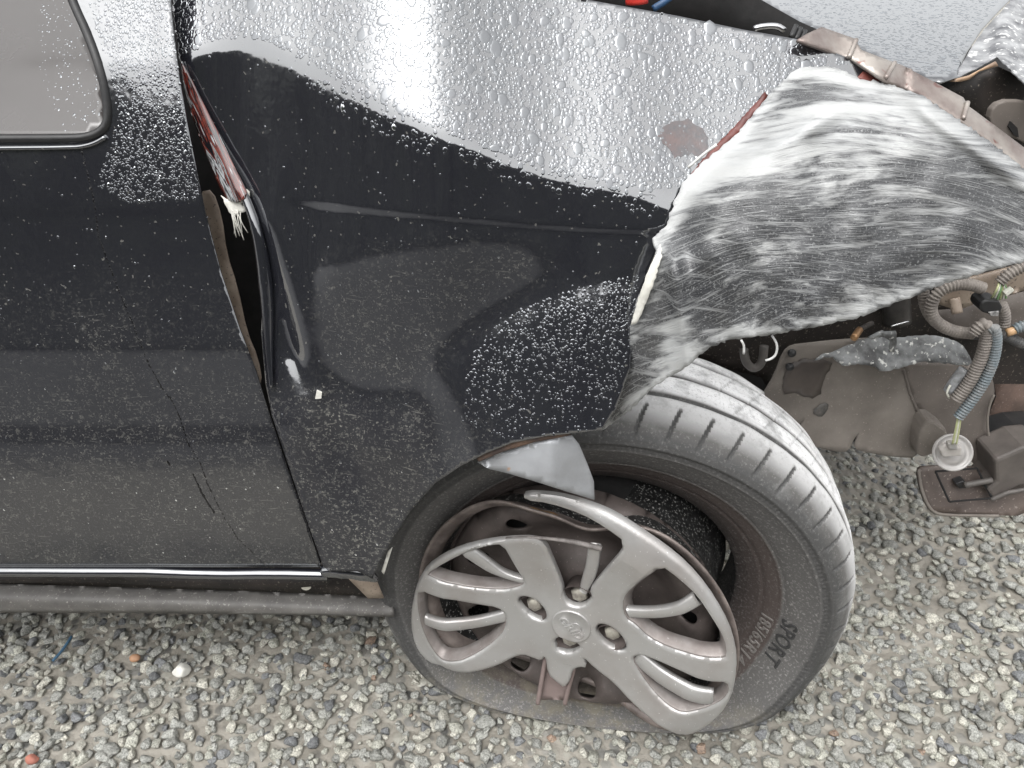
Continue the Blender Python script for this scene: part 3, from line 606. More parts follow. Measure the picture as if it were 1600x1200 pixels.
pil = sheet('front_panel', chaikin(z6([(740, 440), (1000, 430), (1150, 470), (1175, 520), (1185, 590), (1160, 640), (1148, 720), (1165, 830), (1190, 995), (1120, 950), (1040, 870), (900, 740), (838, 690), (785, 600), (755, 480)]), 1), lambda x, y: .835 - (y - 560) * .00012, SHIELD2, car, step=8, thick=.003)
tube('panel_lip', [WV(x, y, .828 - (y - 560) * .00012) for x, y in z6([(1180, 590), (1156, 640), (1146, 720), (1160, 830), (1190, 995)])], .0016, SHIELD, pil, seg=8)
tube('panel_seam', [WV(x, y, .80 - (y - 560) * .00012) for x, y in z6([(755, 470), (785, 590), (835, 690)])], .0016, SHIELD2, shield, seg=8)
brk = sheet('torn_bracket', z6([(345, 432), (370, 402), (430, 385), (480, 362), (560, 332), (640, 312), (690, 330), (720, 322), (820, 310), (920, 315), (1010, 340), (1050, 385), (1080, 440), (1060, 455), (930, 440), (850, 430), (760, 458), (700, 476), (650, 478), (630, 456), (540, 446), (470, 452), (430, 416), (390, 412)]), lambda x, y: .775 - (y - 540) * .0005 + .004 * np.sin(x / 17.), TORN, car, step=6, thick=.003, rag=.7)
brk['label'] = 'ragged torn grey plastic bracket above the shield'
sheet('bracket_finger', z6([(590, 325), (640, 300), (722, 295), (724, 350), (712, 392), (690, 392), (695, 340), (660, 318), (600, 332)]), .755, TORN, brk, step=6, thick=.003)
GOLD = pbr('brass_bolt', (.45, .27, .14), (.3, .18, .1), .35, metal=.8)
bar('bracket_bolt', [(1334, 528, .745), (1343, 515, .76)], .0042, GOLD, brk, seg=6, smooth_it=0); bar('bolt_shank', [(1343, 515, .76), (1362, 505, .79)], .003, DARKBROWN, brk, seg=8, smooth_it=0)
beam = sheet('crash_beam', chaikin(z6([(870, 150), (900, 120), (1000, 60), (1120, 35), (1330, -20), (1420, -40), (1420, 60), (1300, 110), (1130, 150), (1010, 195), (960, 180)]), 1), lambda x, y: .80 + (y - 450) * .0002, BEIGE, car, step=8, thick=.004)
sheet('beam_web', z6([(860, 200), (980, 190), (1130, 160), (1420, 80), (1420, 330), (1000, 330), (940, 300)]), .84, SHIELD2, car, step=20)
bar('beam_stub', [(1491, 466, .80), (1496, 490, .79)], .006, BEIGE, beam, seg=10, smooth_it=0)
bar('inner_tube', [(1398, 440, .845), (1402, 505, .835)], .016, pbr('dark_grey_metal', (.06, .055, .05), (.03, .028, .026), .4, metal=.3), car, seg=16, smooth_it=0)
bar('metal_strip', [(1392, 510, .79), (1420, 502, .79)], .0012, CHROME, brk, seg=6, smooth_it=0)
# loop bracket by the wheel
LOOPM = pbr('grey_bracket', (.10, .09, .083), (.06, .055, .05), .5)
bar('tow_loop', [(1162, 545, .78), (1164, 565, .775), (1178, 578, .775), (1192, 566, .775), (1194, 540, .78)], .005, LOOPM, car, seg=10)
# corner post and lower plate
sheet('corner_post', z6([(1180, 520), (1230, 420), (1420, 380), (1420, 900), (1300, 770), (1190, 820), (1150, 700), (1190, 600)]), lambda x, y: .87 + 0 * x, pbr('grimy_post', (.05, .038, .032), (.16, .11, .09), .5, scale=20, spk=(.25, .2, .18)), car, step=14)
plate = sheet('lower_plate', chaikin(z6([(822, 940), (850, 925), (1000, 922), (1110, 930), (1190, 1005), (1420, 940), (1420, 1160), (900, 1152), (862, 1105), (834, 1025)]), 1), lambda x, y: .80 - (y - 730) * .0004, pbr('brown_plate', (.10, .078, .066), (.06, .046, .04), .5, scale=16, spk=(.2, .17, .15)), car, step=9, thick=.006)
pl = z6([(905, 950), (1100, 935), (1170, 1075), (970, 1092)])
for a, b in zip(pl, pl[1:] + pl[:1]): tube('plate_groove', [WV(*a, .788 - (a[1] - 730) * .0004), WV(*b, .788 - (b[1] - 730) * .0004)], .0014, DARK, plate, seg=6, smooth_it=0)
tube('plate_lip', [WV(x, y, .792 - (y - 730) * .0004) for x, y in z6([(826, 940), (836, 1022), (864, 1102), (904, 1150), (1000, 1156), (1200, 1158)])], .002, SHIELD, plate, seg=8)
prism('plate_boss', z6([(1000, 1010), (1040, 995), (1060, 1015), (1045, 1030), (1015, 1032)]), .78, .012, BLACKPLAST, plate)
bar('plate_lever', [(*z6([(1040, 1015)])[0], .775), (*z6([(1170, 990)])[0], .775)], .004, LOOPM, plate, seg=8, smooth_it=0)
foot = prism('radiator_foot', z6([(1185, 900), (1320, 840), (1420, 830), (1420, 1010), (1300, 1020), (1170, 1080), (1150, 1040), (1190, 1000)]), .77, .05, pbr('grey_black_mount', (.075, .066, .06), (.12, .105, .095), .4, scale=25), car, .004)
bar('foot_edge', [(*z6([(1165, 1082)])[0], .768), (*z6([(1240, 1050)])[0], .766), (*z6([(1400, 1020)])[0], .766)], .003, LOOPM, foot, seg=8, smooth_it=0)
prism('radiator_side', z6([(1165, 820), (1200, 800), (1310, 768), (1420, 760), (1420, 880), (1190, 930)]), .81, .05, BLACKPLAST, car, .004)

# --- wiring loom hanging out
CONDUIT = pbr('dusty_grey_conduit', (.25, .225, .20), (.17, .15, .135), .55, scale=80, bumps=.1)
CONDUIT_B = pbr('worn_black_conduit', (.045, .045, .047), (.10, .095, .09), .45, scale=70, bumps=.1)
BLUEC = pbr('blue_tinted_conduit', (.20, .20, .195), (.12, .165, .19), .45, scale=40, bumps=.1)
def conduit(L, Y, r, mat): return tube('wire_conduit', [WV(x, y, Y if not callable(Y) else Y(i)) for i, (x, y) in enumerate(z6(L))], r, mat, car, seg=14, pitch=.0034, ripple=.28)
loom = conduit([(1130, 92), (1060, 70), (980, 76), (912, 112), (880, 175), (888, 225), (930, 268), (1000, 296), (1085, 305)], .735, .0058, CONDUIT)
conduit([(850, 80), (848, 150), (870, 210), (905, 250)], .75, .0052, CONDUIT)
conduit([(1078, 305), (1130, 250), (1150, 280), (1140, 350), (1112, 440), (1060, 540), (1000, 612)], .715, .0060, CONDUIT)
conduit([(1150, 290), (1180, 270), (1192, 330), (1180, 420), (1140, 520), (1080, 612), (1012, 696)], .712, .0053, BLUEC)
conduit([(1214, 165), (1234, 215), (1228, 275)], .74, .0050, CONDUIT)
conduit([(1205, 65), (1255, 18), (1340, -25)], .73, .0056, CONDUIT)
conduit([(1215, 300), (1290, 345), (1420, 400)], .735, .0052, CONDUIT_B)
conduit([(1275, 285), (1310, 268), (1420, 255)], .73, .0056, BLUEC)
conduit([(1060, 305), (1120, 310), (1250, 302)], .745, .0054, CONDUIT_B)
GOLDW = pbr('copper_wire', (.55, .36, .2), (.45, .28, .15), .4)
bar('wire_splice', [(*z6([(1240, 300)])[0], .73), (*z6([(1285, 285)])[0], .73)], .0045, GOLDW, loom, seg=10, smooth_it=0)
WIREM = [pbr('yellow_green_wire', (.42, .44, .24), (.36, .38, .2), .4), pbr('white_wire', (.6, .6, .52), (.5, .5, .45), .4), pbr('green_wire', (.2, .36, .16), (.16, .3, .12), .4)]
for k in range(6):
    x0 = 1190 + 9 * k
    tube('wire', [WV(*z6([(1205 + 3 * k, 60)])[0], .73), WV(*z6([(x0 + 5, 95)])[0], .722 + .002 * k), WV(*z6([(1165 + 14 * k, 148 - 3 * abs(k - 2))])[0], .73)], .0011, WIREM[k % 3], loom, seg=6)
con = prism('wire_connector', z6([(1112, 185), (1120, 160), (1145, 145), (1205, 150), (1222, 180), (1208, 212), (1165, 216), (1125, 205)]), .722, .022, BLACKPLAST, car, .002)
prism('connector_face', z6([(1155, 205), (1205, 200), (1200, 222), (1165, 222)]), .720, .004, pbr('grey_pin_face', (.35, .34, .33), (.1, .1, .1), .4, scale=200), con, .0005)
prism('connector_tab', z6([(1230, 115), (1268, 92), (1276, 102), (1240, 132)]), .722, .006, WIREM[1], con, .0006)
m, t, n, l = M('clear_lamp_plastic'); p = N(t, 'BsdfPrincipled', Roughness=.18, IOR=1.5); p.inputs['Base Color'].default_value = (.62, .60, .58, 1); p.inputs['Transmission Weight'].default_value = .55; o_ = N(t, 'OutputMaterial'); l.new(p.outputs[0], o_.inputs[0]); CLEAR = m
LC = WV(1489, 707, .735)
def disc(name, C, nrm, prof, mat, parent, seg=36, lid=True):
    """turned part: profile of (radius, height) about axis nrm"""
    nrm = Vector(nrm).normalized(); a = nrm.orthogonal().normalized(); b = nrm.cross(a); V, Fc = [], []
    for r_, h in prof:
        for j in range(seg): th = 2 * math.pi * j / seg; V.append(Vector(C) + nrm * h + (a * math.cos(th) + b * math.sin(th)) * r_)
    for i in range(len(prof) - 1):
        for j in range(seg): Fc.append((i * seg + j, i * seg + (j + 1) % seg, (i + 1) * seg + (j + 1) % seg, (i + 1) * seg + j))
    if lid: Fc += [tuple(range(seg))[::-1]]
    Fc += [tuple(range((len(prof) - 1) * seg, len(prof) * seg))]
    return mesh_obj(name, V, Fc, mat, parent)
LN = Vector((-.15, -.85, .5))
sock = disc('lamp_socket', LC, LN, [(.021, -.006), (.0225, -.004), (.0225, .001), (.0205, .002), (.0195, -.001), (.014, -.001), (.0135, .002), (.006, .002)], CLEAR, car)
sock['label'] = 'round clear plastic lamp socket hanging on wires'
prism('socket_block', z6([(925, 850), (950, 825), (1030, 840), (1030, 880), (940, 885)]), .722, .008, pbr('grey_socket', (.4, .38, .36), (.25, .23, .21), .4), sock, .002)
prism('socket_stem', z6([(965, 820), (1010, 815), (1012, 850), (970, 850)]), .718, .008, pbr('grey_socket_stem', (.35, .33, .3), (.2, .2, .2), .4), sock, .002)
for k in range(3): tube('socket_wire', [WV(*z6([(1012 + 6 * k, 690)])[0], .712), WV(*z6([(1000 + 8 * k, 750)])[0], .712), WV(*z6([(985 + 9 * k, 820)])[0], .716)], .0011, WIREM[k % 2], sock, seg=6)
plug = bar('loose_plug', [(*z6([(1040, 470)])[0], .725), (*z6([(1000, 520)])[0], .725), (*z6([(965, 575)])[0], .725)], .006, pbr('clear_plug', (.3, .31, .32), (.14, .14, .14), .3, scale=120), car, seg=10)
bar('plug_wire', [(*z6([(975, 545)])[0], .72), (*z6([(955, 580)])[0], .718), (*z6([(970, 605)])[0], .72)], .0012, WIREM[1], plug, seg=6)
duct = prism('washer_duct', chaikin(z6([(835, 760), (880, 700), (980, 770), (930, 850), (850, 890), (815, 870)]), 1), .765, .03, SHIELD, car, .004)

# --- wheel: hub cap frame and tyre frame
def frame(a, c):
    a, c = math.radians(a), math.radians(c)
    n = np.array([-math.sin(a) * math.cos(c), -math.cos(a) * math.cos(c), math.sin(c)]); e1 = np.cross([0, 0, 1], n); e1 /= np.linalg.norm(e1); return n, e1, np.cross(n, e1)
C0 = np.array([.06824, .64203, CAMZ - .76526]); nc, c1, c2 = frame(18, 3.2)
CT = C0 + np.array([.045, .035, -.014]); ntv, t1, t2 = frame(7.64, -1.29)
m, t, n, l = M('worn_tyre_rubber'); v = coords(t); p = N(t, 'BsdfPrincipled'); o_ = N(t, 'OutputMaterial'); l.new(p.outputs[0], o_.inputs[0])
at = N(t, 'Attribute', attribute_name='zone'); z_ = at.outputs['Fac']      # 0 bead .. 1 tread
basec = t.nodes.new('ShaderNodeValToRGB'); l.new(z_, basec.inputs[0]); e = basec.color_ramp.elements
for el, (pp, c) in zip([e[0], e[1], e.new(.2), e.new(.3), e.new(.33), e.new(.6), e.new(.64), e.new(.75), e.new(.8)], [(0, (.016, .016, .016)), (.205, (.02, .02, .02)), (.225, (.068, .053, .048)), (.315, (.078, .062, .056)), (.335, (.105, .101, .097)), (.58, (.11, .107, .104)), (.62, (.06, .059, .058)), (.78, (.06, .06, .059)), (.84, (.112, .109, .105))]): el.position = pp; el.color = (*c, 1)
dust = ramp(t, noise(t, v, 300, 3, .7), [(.54, 0.), (.7, 1.)]); scr = ramp(t, noise(t, v, 26, 5, .7), [(.5, 0.), (.68, 1.)])
dm = ramp(t, z_, [(0, .4), (.3, .3), (.36, .85), (.57, .85), (.62, .2), (.8, .35), (.9, .5)])
colr = mixc(t, math_(t, 'MULTIPLY', dust, dm), basec.outputs[0], (.32, .31, .30))
wetm = math_(t, 'MULTIPLY', scr, ramp(t, z_, [(.7, 0.), (.9, 1.)]))
colr = mixc(t, math_(t, 'MULTIPLY', wetm, .65), colr, (.26, .26, .255)); l.new(colr, p.inputs['Base Color'])
mudb = math_(t, 'MULTIPLY', ramp(t, noise(t, v, 32, 5, .7), [(.42, 0.), (.6, 1.)]), ramp(t, N(t, 'SeparateXYZ').outputs[2], [(.0, 1.), (.075, 0.)]))
l.new(coords(t), mudb.node.inputs[1].links[0].from_node.inputs[0].links[0].from_node.inputs[0])
l.new(mixc(t, math_(t, 'MULTIPLY', mudb, .8), colr, (.19, .17, .125)), p.inputs['Base Color'])
l.new(ramp(t, wetm, [(0, .7), (1, .42)]), p.inputs['Roughness']); l.new(bump(t, noise(t, v, 220, 5, .7), .3, .003), p.inputs['Normal']); TYREM = m
prof = [(.150, .180, 0), (.085, .176, .02), (.074, .176, .06), (.069, .181, .12), (.060, .190, .16), (.051, .202, .19), (.043, .214, .25), (.036, .226, .31), (.026, .240, .4), (.016, .256, .5), (.009, .266, .57), (.005, .271, .60), (.0045, .273, .63), (.006, .275, .64), (.003, .281, .70), (.005, .288, .76), (.012, .296, .81), (.020, .3035, .85), (.032, .311, .90), (.045, .3165, .93), (.060, .320, .96), (.075, .3215, 1), (.095, .322, 1), (.115, .322, 1), (.135, .3215, 1), (.155, .319, 1), (.172, .313, .95), (.185, .302, .85), (.192, .28, .7), (.190, .24, .1), (.175, .20, .05), (.150, .180, 0)]
PR = np.array(prof); sl = np.concatenate([[0], np.cumsum(np.hypot(np.diff(PR[:, 0]), np.diff(PR[:, 1])))])
ss = np.concatenate([np.linspace(0, sl[14], 96, endpoint=False), np.linspace(sl[14], sl[25], 76, endpoint=False), np.linspace(sl[25], sl[-1], 24)])
ps = np.interp(ss, sl, PR[:, 0]); pr_ = np.interp(ss, sl, PR[:, 1]); pz = np.interp(ss, sl, PR[:, 2])
NT = 1040; th = np.linspace(0, 2 * np.pi, NT, endpoint=False)
SS, TH = np.meshgrid(np.arange(len(ss)), th); s_ = ps[SS]; r_ = pr_[SS].copy(); zz = pz[SS]
ang = (TH / (2 * np.pi) * 52)
def gro_(ph, w): d = np.abs((ph % 1) - .5); return np.clip((w - d) / (w * .5), 0, 1)
sh = np.clip((s_ - .004) / .01, 0, 1) * np.clip((.043 - s_) / .006, 0, 1) * (zz > .72)            # shoulder blocks
slant = ang + np.clip(s_ - .004, 0, .06) * 9
dep = .0055 * sh * gro_(slant, .055)
dep += .006 * np.exp(-((s_ - .056) / .0026) ** 2) * (zz > .9) + .006 * np.exp(-((s_ - .098) / .003) ** 2) * (zz > .9) + .006 * np.exp(-((s_ - .14) / .003) ** 2) * (zz > .9)
cb = np.clip((s_ - .062) / .004, 0, 1) * np.clip((.15 - s_) / .01, 0, 1)
dep += .0016 * cb * gro_(ang * 1 + s_ * 16, .035) * (lowfreq(TH * 5, s_ * 30, 31, 1.) > -.4)
dep += .0012 * np.exp(-((zz - .735) / .012) ** 2)
for zr, zw, zd in ((.215, .008, .0014), (.32, .007, -.0012), (.345, .006, .0010), (.585, .006, -.0012), (.61, .008, .0012), (.675, .006, .0008), (.70, .006, -.0006)): s_ = s_ + zd * np.exp(-((zz - zr) / zw) ** 2)
s_ = s_ + .0005 * np.sign(np.sin(TH * 260)) * np.exp(-((zz - .645) / .016) ** 2)
wear = lowfreq(TH * 3, s_ * 20, 11, 1.)
zz = np.clip(zz - np.clip(dep / .003, 0, 1) * .16 * (zz > .7), 0, 1)
r_ -= dep * np.clip(1 - .35 * np.clip(wear, 0, 1), .4, 1); r_ += .0006 * lowfreq(TH * 40, s_ * 300, 12, 1.) * (zz > .8)
Pn = CT + (-s_)[..., None] * ntv + r_[..., None] * (np.cos(TH)[..., None] * t1 + np.sin(TH)[..., None] * t2)
def sag(Pn, r_, s_):
    hz = Pn[..., 2]; low = np.clip((.15 - hz) / .25, 0, 1)                          # the flat tyre sags and bulges at the bottom
    Pn = Pn + (low ** 1.2 * .05 * np.sin(np.clip((r_ - .165) / .155, 0, 1) * np.pi))[..., None] * (ntv * (s_ < .09)[..., None] - ntv * (s_ >= .09)[..., None])
    hz = Pn[..., 2]; Pn[..., 2] = np.where(hz < .055, .006 + .049 * np.exp((hz - .055) / .06), hz)
    return Pn
Pn = sag(Pn, r_, s_)
nS = len(ss); idx = np.arange(NT * nS).reshape(NT, nS); nx = np.roll(idx, -1, 0)
Ft = np.stack([idx[:, :-1], idx[:, 1:], nx[:, 1:], nx[:, :-1]], -1).reshape(-1, 4)
tyre = mesh_obj('tyre', Pn.reshape(-1, 3), Ft, TYREM, car)
at = tyre.data.attributes.new('zone', 'FLOAT', 'POINT'); at.data.foreach_set('value', zz.astype(np.float32).ravel())
tyre['label'] = 'flat worn front tyre pushed off its rim'
def text_mesh(txt, size, depth, shear=0., spacing=1.):
    cu = bpy.data.curves.new('lettering', 'FONT'); cu.body = txt; cu.size = size; cu.extrude = depth; cu.shear = shear; cu.space_character = spacing; cu.align_x = 'CENTER'; cu.align_y = 'CENTER'; cu.resolution_u = 4; cu.bevel_depth = depth * .25
    o = bpy.data.objects.new('lettering', cu); COL.objects.link(o); dg = bpy.context.evaluated_depsgraph_get(); me = bpy.data.meshes.new_from_object(o.evaluated_get(dg))
    bpy.data.objects.remove(o); bpy.data.curves.remove(cu)
    V = np.array([v.co[:] for v in me.vertices]); Fc = [tuple(p.vertices) for p in me.polygons]; bpy.data.meshes.remove(me); return V, Fc
def tyre_text(txt, size, R0, tc, mat, flipdir=1):
    """lettering standing proud on the sidewall, wrapped round the wheel"""
    V, Fc = text_mesh(txt, size, .0009, .12, 1.1)
    r = R0 + V[:, 1] * flipdir; a = tc - flipdir * V[:, 0] / R0
    s = np.interp(r, PR[3:13, 1], PR[3:13, 0]) - .0006 - V[:, 2]
    P = CT + (-s)[:, None] * ntv + r[:, None] * (np.cos(a)[:, None] * t1 + np.sin(a)[:, None] * t2)
    P = sag(P, r, s + 0)
    o = mesh_obj('lettering', P, Fc, mat, tyre, False); o['label'] = 'raised tyre lettering'; return o
LETM = pbr('grey_lettering', (.19, .175, .165), (.14, .13, .12), .5, scale=120)
LETD = pbr('dark_lettering', (.028, .028, .028), (.045, .045, .045), .5, scale=120)
tyre_text('185/65R14', .020, .216, math.radians(-14), LETM)
tyre_text('SPORT', .025, .240, math.radians(-9.), LETD)

# --- steel rim behind the cap
RIMDUST = pbr('dusty_pink_steel', (.23, .195, .178), (.11, .09, .082), .42, metal=.25, scale=40, spk=(.14, .10, .08), spk_scale=120, spk_th=.68)
BARREL = pbr('black_gritty_barrel', (.012, .012, .012), (.026, .026, .026), .32, scale=50, spk=(.42, .42, .40), spk_scale=330, spk_th=.6, bumps=.4)
WEBM = pbr('brown_steel_web', (.115, .095, .088), (.07, .058, .053), .45, scale=30, metal=.2, spk=(.25, .22, .2), spk_th=.68)
def turned(name, prof, mat, parent, dent=None, seg=220, C=C0, closed=False):
    th = np.linspace(0, 2 * np.pi, seg, endpoint=False); P = []
    for s, r in prof:
        rr, sss = np.full(seg, float(r)), np.full(seg, float(s))
        if dent: rr, sss = dent(th, rr, sss)
        P.append(C + (-sss)[:, None] * nc + rr[:, None] * (np.cos(th)[:, None] * c1 + np.sin(th)[:, None] * c2))
    P = np.array(P); k = len(prof); Fc = [(i * seg + j, i * seg + (j + 1) % seg, (i + 1) * seg + (j + 1) % seg, (i + 1) * seg + j) for i in range(k - 1) for j in range(seg)]
    if closed: Fc += [((k - 1) * seg + j, (k - 1) * seg + (j + 1) % seg, (j + 1) % seg, j) for j in range(seg)]
    return mesh_obj(name, P.reshape(-1, 3), Fc, mat, parent)
def dent(th, r, s):
    d = (th - math.radians(86) + np.pi) % (2 * np.pi) - np.pi
    k = np.exp(-(d / .26) ** 2) + .45 * np.exp(-((d - .35) / .2) ** 2); f = np.clip((r - .12) / .08, 0, 1)
    b_ = (th - math.radians(-98) + np.pi) % (2 * np.pi) - np.pi; kb = np.exp(-(b_ / .75) ** 4)
    return r - .034 * k * f - .062 * kb * f, s - .008 * k * f + .045 * kb * f
rim = turned('steel_rim', [(.030, .186), (.020, .188), (.014, .192), (.010, .199), (.008, .203), (.010, .2045), (.013, .203), (.016, .199), (.022, .192), (.028, .190)], RIMDUST, car, dent)
rim['label'] = 'dusty steel rim lip bent in at the top'
turned('rim_barrel', [(.020, .1895), (.035, .186), (.055, .180), (.075, .172), (.10, .166), (.15, .165), (.20, .175)], BARREL, rim, lambda a, r, s: dent(a, r, s))
V, Fc = tri2d([(.178 * math.cos(a), .178 * math.sin(a)) for a in np.linspace(0, 6.283, 90, endpoint=False)], .010, holes=[[(.142 * math.cos(b) + .013 * math.cos(a), .142 * math.sin(b) + .013 * math.sin(a)) for a in np.linspace(0, 6.283, 18, endpoint=False)] for b in np.radians([15, 50, 85, 125, 160, 200, 240, 280, 320])], bstep=.006)
rr = np.hypot(V[:, 0], V[:, 1]); sd_ = .048 - .012 * np.cos(np.clip((rr - .06) / .1, 0, 1) * 2 * np.pi) + .03 * np.clip((rr - .15) / .03, 0, 1) ** 2
P = C0 + (-sd_)[:, None] * nc + V[:, :1] * c1 + V[:, 1:] * c2
web = mesh_obj('rim_web', P, Fc, WEBM, rim); ms = web.modifiers.new('thickness', 'SOLIDIFY'); ms.thickness = .004; ms.offset = 0
turned('brake_drum', [(.075, .01), (.072, .155), (.16, .158)], DARK, rim)
BARR2 = pbr('rust_streak', (.34, .19, .07), (.10, .07, .05), .6, scale=50)
def dent_pt(ang, s, r):
    a = np.array([math.radians(ang)]); q, w_ = dent(a, np.array([r]), np.array([s])); return Vector((C0 - w_[0] * nc + q[0] * (math.cos(a[0]) * c1 + math.sin(a[0]) * c2)).tolist())
for a0, a1 in ((96, 112), (66, 80)):
    tube('rust_streak', [dent_pt(a, .019, .1925) for a in np.linspace(a0, a1, 9)], [.001, .0035, .0025, .003, .001], BARR2, rim, seg=8, smooth_it=1)

# --- broken hub cap
m, t, n, l = M('silver_cap_paint'); v = coords(t); p = N(t, 'BsdfPrincipled'); o_ = N(t, 'OutputMaterial'); l.new(p.outputs[0], o_.inputs[0])
br = noise(t, v, 14, 4, .6); sp = ramp(t, noise(t, v, 330, 2), [(.70, 0.), (.75, 1.)])
scrn = ramp(t, noise(t, coords(t, (30, 30, 160), rot=(0, .9, 0)), 4, 3, .6), [(.70, 0.), (.74, 1.)])
col = mixc(t, ramp(t, br, [(.42, 0.), (.7, 1.)]), (.45, .445, .436), (.385, .363, .348)); col = mixc(t, sp, col, (.8, .8, .78)); col = mixc(t, math_(t, 'MULTIPLY', scrn, .5), col, (.1, .095, .09))
l.new(col, p.inputs['Base Color']); p.inputs['Metallic'].default_value = .6; l.new(ramp(t, noise(t, v, 25, 3), [(.3, .36), (.7, .5)]), p.inputs['Roughness']); l.new(bump(t, noise(t, v, 300, 4), .06, .002), p.inputs['Normal']); CAPM = m
z3 = lambda L: [(560 + x / 2, 560 + y / 2) for x, y in L]
def capuv(L, lift=0.):
    p_ = np.array(z3(L), float); q = hit(p_[:, 0], p_[:, 1], C0 + nc * lift, nc) - C0; return np.stack([q @ c1, q @ c2], -1)
OUT = [(560, 541), (470, 542), (400, 552), (330, 571), (270, 600), (220, 638), (194, 682), (176, 740), (168, 800), (172, 858), (188, 905), (222, 942), (255, 952), (300, 957), (380, 957), (440, 949), (485, 930), (515, 924), (545, 936), (572, 946), (584, 930), (592, 985), (620, 1008), (645, 1026), (662, 1005), (668, 975), (690, 965), (715, 968), (700, 930), (735, 968), (800, 1012), (860, 1066), (950, 1122), (1018, 1160), (1060, 1156), (1110, 1126), (1152, 1078), (1176, 1015), (1184, 935), (1170, 858), (1140, 788), (1090, 708), (1030, 638), (960, 580), (870, 520), (800, 480), (735, 453), (660, 430), (600, 419), (520, 415), (522, 435), (600, 442), (700, 470), (780, 511), (845, 556), (800, 618), (745, 690), (722, 722), (731, 745), (715, 768), (685, 777), (655, 768), (640, 748), (640, 722), (632, 690), (610, 622), (592, 560)]
z7 = lambda L: [((640 + x / 3.077 - 560) * 2, (780 + y / 3.077 - 560) * 2) for x, y in L]
HOLES = [z7([(92, 336), (180, 276), (300, 214), (400, 188), (464, 184), (510, 300), (556, 392), (540, 414), (470, 430), (400, 424), (300, 404), (200, 368), (130, 346)]),
         z7([(50, 408), (200, 446), (330, 490), (430, 516), (466, 556), (462, 610), (440, 650), (380, 696), (300, 732), (200, 750), (152, 748), (104, 690), (64, 600), (46, 500)]),
         z7([(1212, 280), (1300, 346), (1390, 432), (1460, 540), (1518, 640), (1530, 726), (1500, 730), (1400, 714), (1250, 694), (1150, 655), (1086, 596), (1036, 566), (1022, 500), (1042, 440), (1120, 356)]),
         z7([(1068, 764), (1100, 742), (1150, 748), (1300, 792), (1450, 834), (1530, 850), (1540, 900), (1510, 940), (1450, 962), (1380, 976), (1320, 984), (1250, 958), (1180, 908), (1112, 832)]),
         [(545 + 47 * math.cos(a) * .9 - 34 * math.sin(a) * -.35, 780 + 47 * math.cos(a) * .3 + 34 * math.sin(a)) for a in np.linspace(0, 6.283, 20, endpoint=False)],
         [(790 + 46 * math.cos(a) + 8 * math.sin(a), 872 + 20 * math.cos(a) + 36 * math.sin(a)) for a in np.linspace(0, 6.283, 20, endpoint=False)],
         [(612, 888), (622, 912), (655, 922), (698, 906), (688, 888), (660, 872), (630, 866), (616, 874)]]
ou = chaikin(capuv(OUT), 1); hs_ = [chaikin(capuv(h), 1) for h in HOLES]; hs_ = [h.mean(0) + (h - h.mean(0)) * 1.0 for k_, h in enumerate(hs_)]
V, Fc = tri2d(ou, .0028, hs_, .0026)
def cap_h(u, v):
    r = np.hypot(u, v); lipd = seg_dist(ou, u, v)
    for h_ in hs_: lipd = np.minimum(lipd, seg_dist(h_, u, v))
    return -.0022 * np.clip(1 - lipd / .0038, 0, 1) ** 2 + .016 * np.clip((r - .05) / .11, 0, 1) ** 1.5 + .0 - .010 * np.clip((r - .165) / .04, 0, 1) ** 2 + .004 * np.exp(-(r / .05) ** 2)
def cap_pt(u, v, h=0.):
    u, v = np.asarray(u, float), np.asarray(v, float); k = cap_h(u, v) + h; return C0 + k[..., None] * nc + u[..., None] * c1 + v[..., None] * c2
Pc = cap_pt(V[:, 0], V[:, 1]); nn = np.cross(Pc[Fc[:, 1]] - Pc[Fc[:, 0]], Pc[Fc[:, 2]] - Pc[Fc[:, 0]]); fl_ = nn @ nc < 0; Fc[fl_] = Fc[fl_][:, ::-1]
from collections import Counter
ec = Counter(); ed_ = {}
for f in Fc:
    for a, b in ((f[0], f[1]), (f[1], f[2]), (f[2], f[0])): ec[(min(a, b), max(a, b))] += 1; ed_[(min(a, b), max(a, b))] = (a, b)
nV = len(Pc); side = [(ed_[k][1], ed_[k][0], ed_[k][0] + nV, ed_[k][1] + nV) for k, c_ in ec.items() if c_ == 1]
cap = mesh_obj('hub_cap', np.concatenate([Pc, Pc - nc * .007]), [tuple(f) for f in Fc] + [tuple(f[::-1] + nV) for f in Fc] + side, CAPM, car); cap['label'] = 'broken silver hub cap, top of its rim snapped'
mb = cap.modifiers.new('edge', 'EDGE_SPLIT'); mb.split_angle = math.radians(55)
WALLM = pbr('dusty_cap_wall', (.29, .268, .255), (.21, .183, .172), .45, metal=.4, scale=40, spk=(.5, .48, .46), spk_th=.7)
for h_ in hs_[:4]:
    hr = resample(h_, .003); hc = hr.mean(0); rows = [cap_pt(*(hc + (hr - hc) * k_).T, d_) for k_, d_ in ((1.012, -.0025), (1.0, -.0005), (.97, -.004), (.90, -.013), (.86, -.020), (.88, -.021))]
    k_ = len(hr); mesh_obj('window_wall', np.concatenate(rows), [(r_ * k_ + q, r_ * k_ + (q + 1) % k_, (r_ + 1) * k_ + (q + 1) % k_, (r_ + 1) * k_ + q) for r_ in range(5) for q in range(k_)], WALLM, cap)
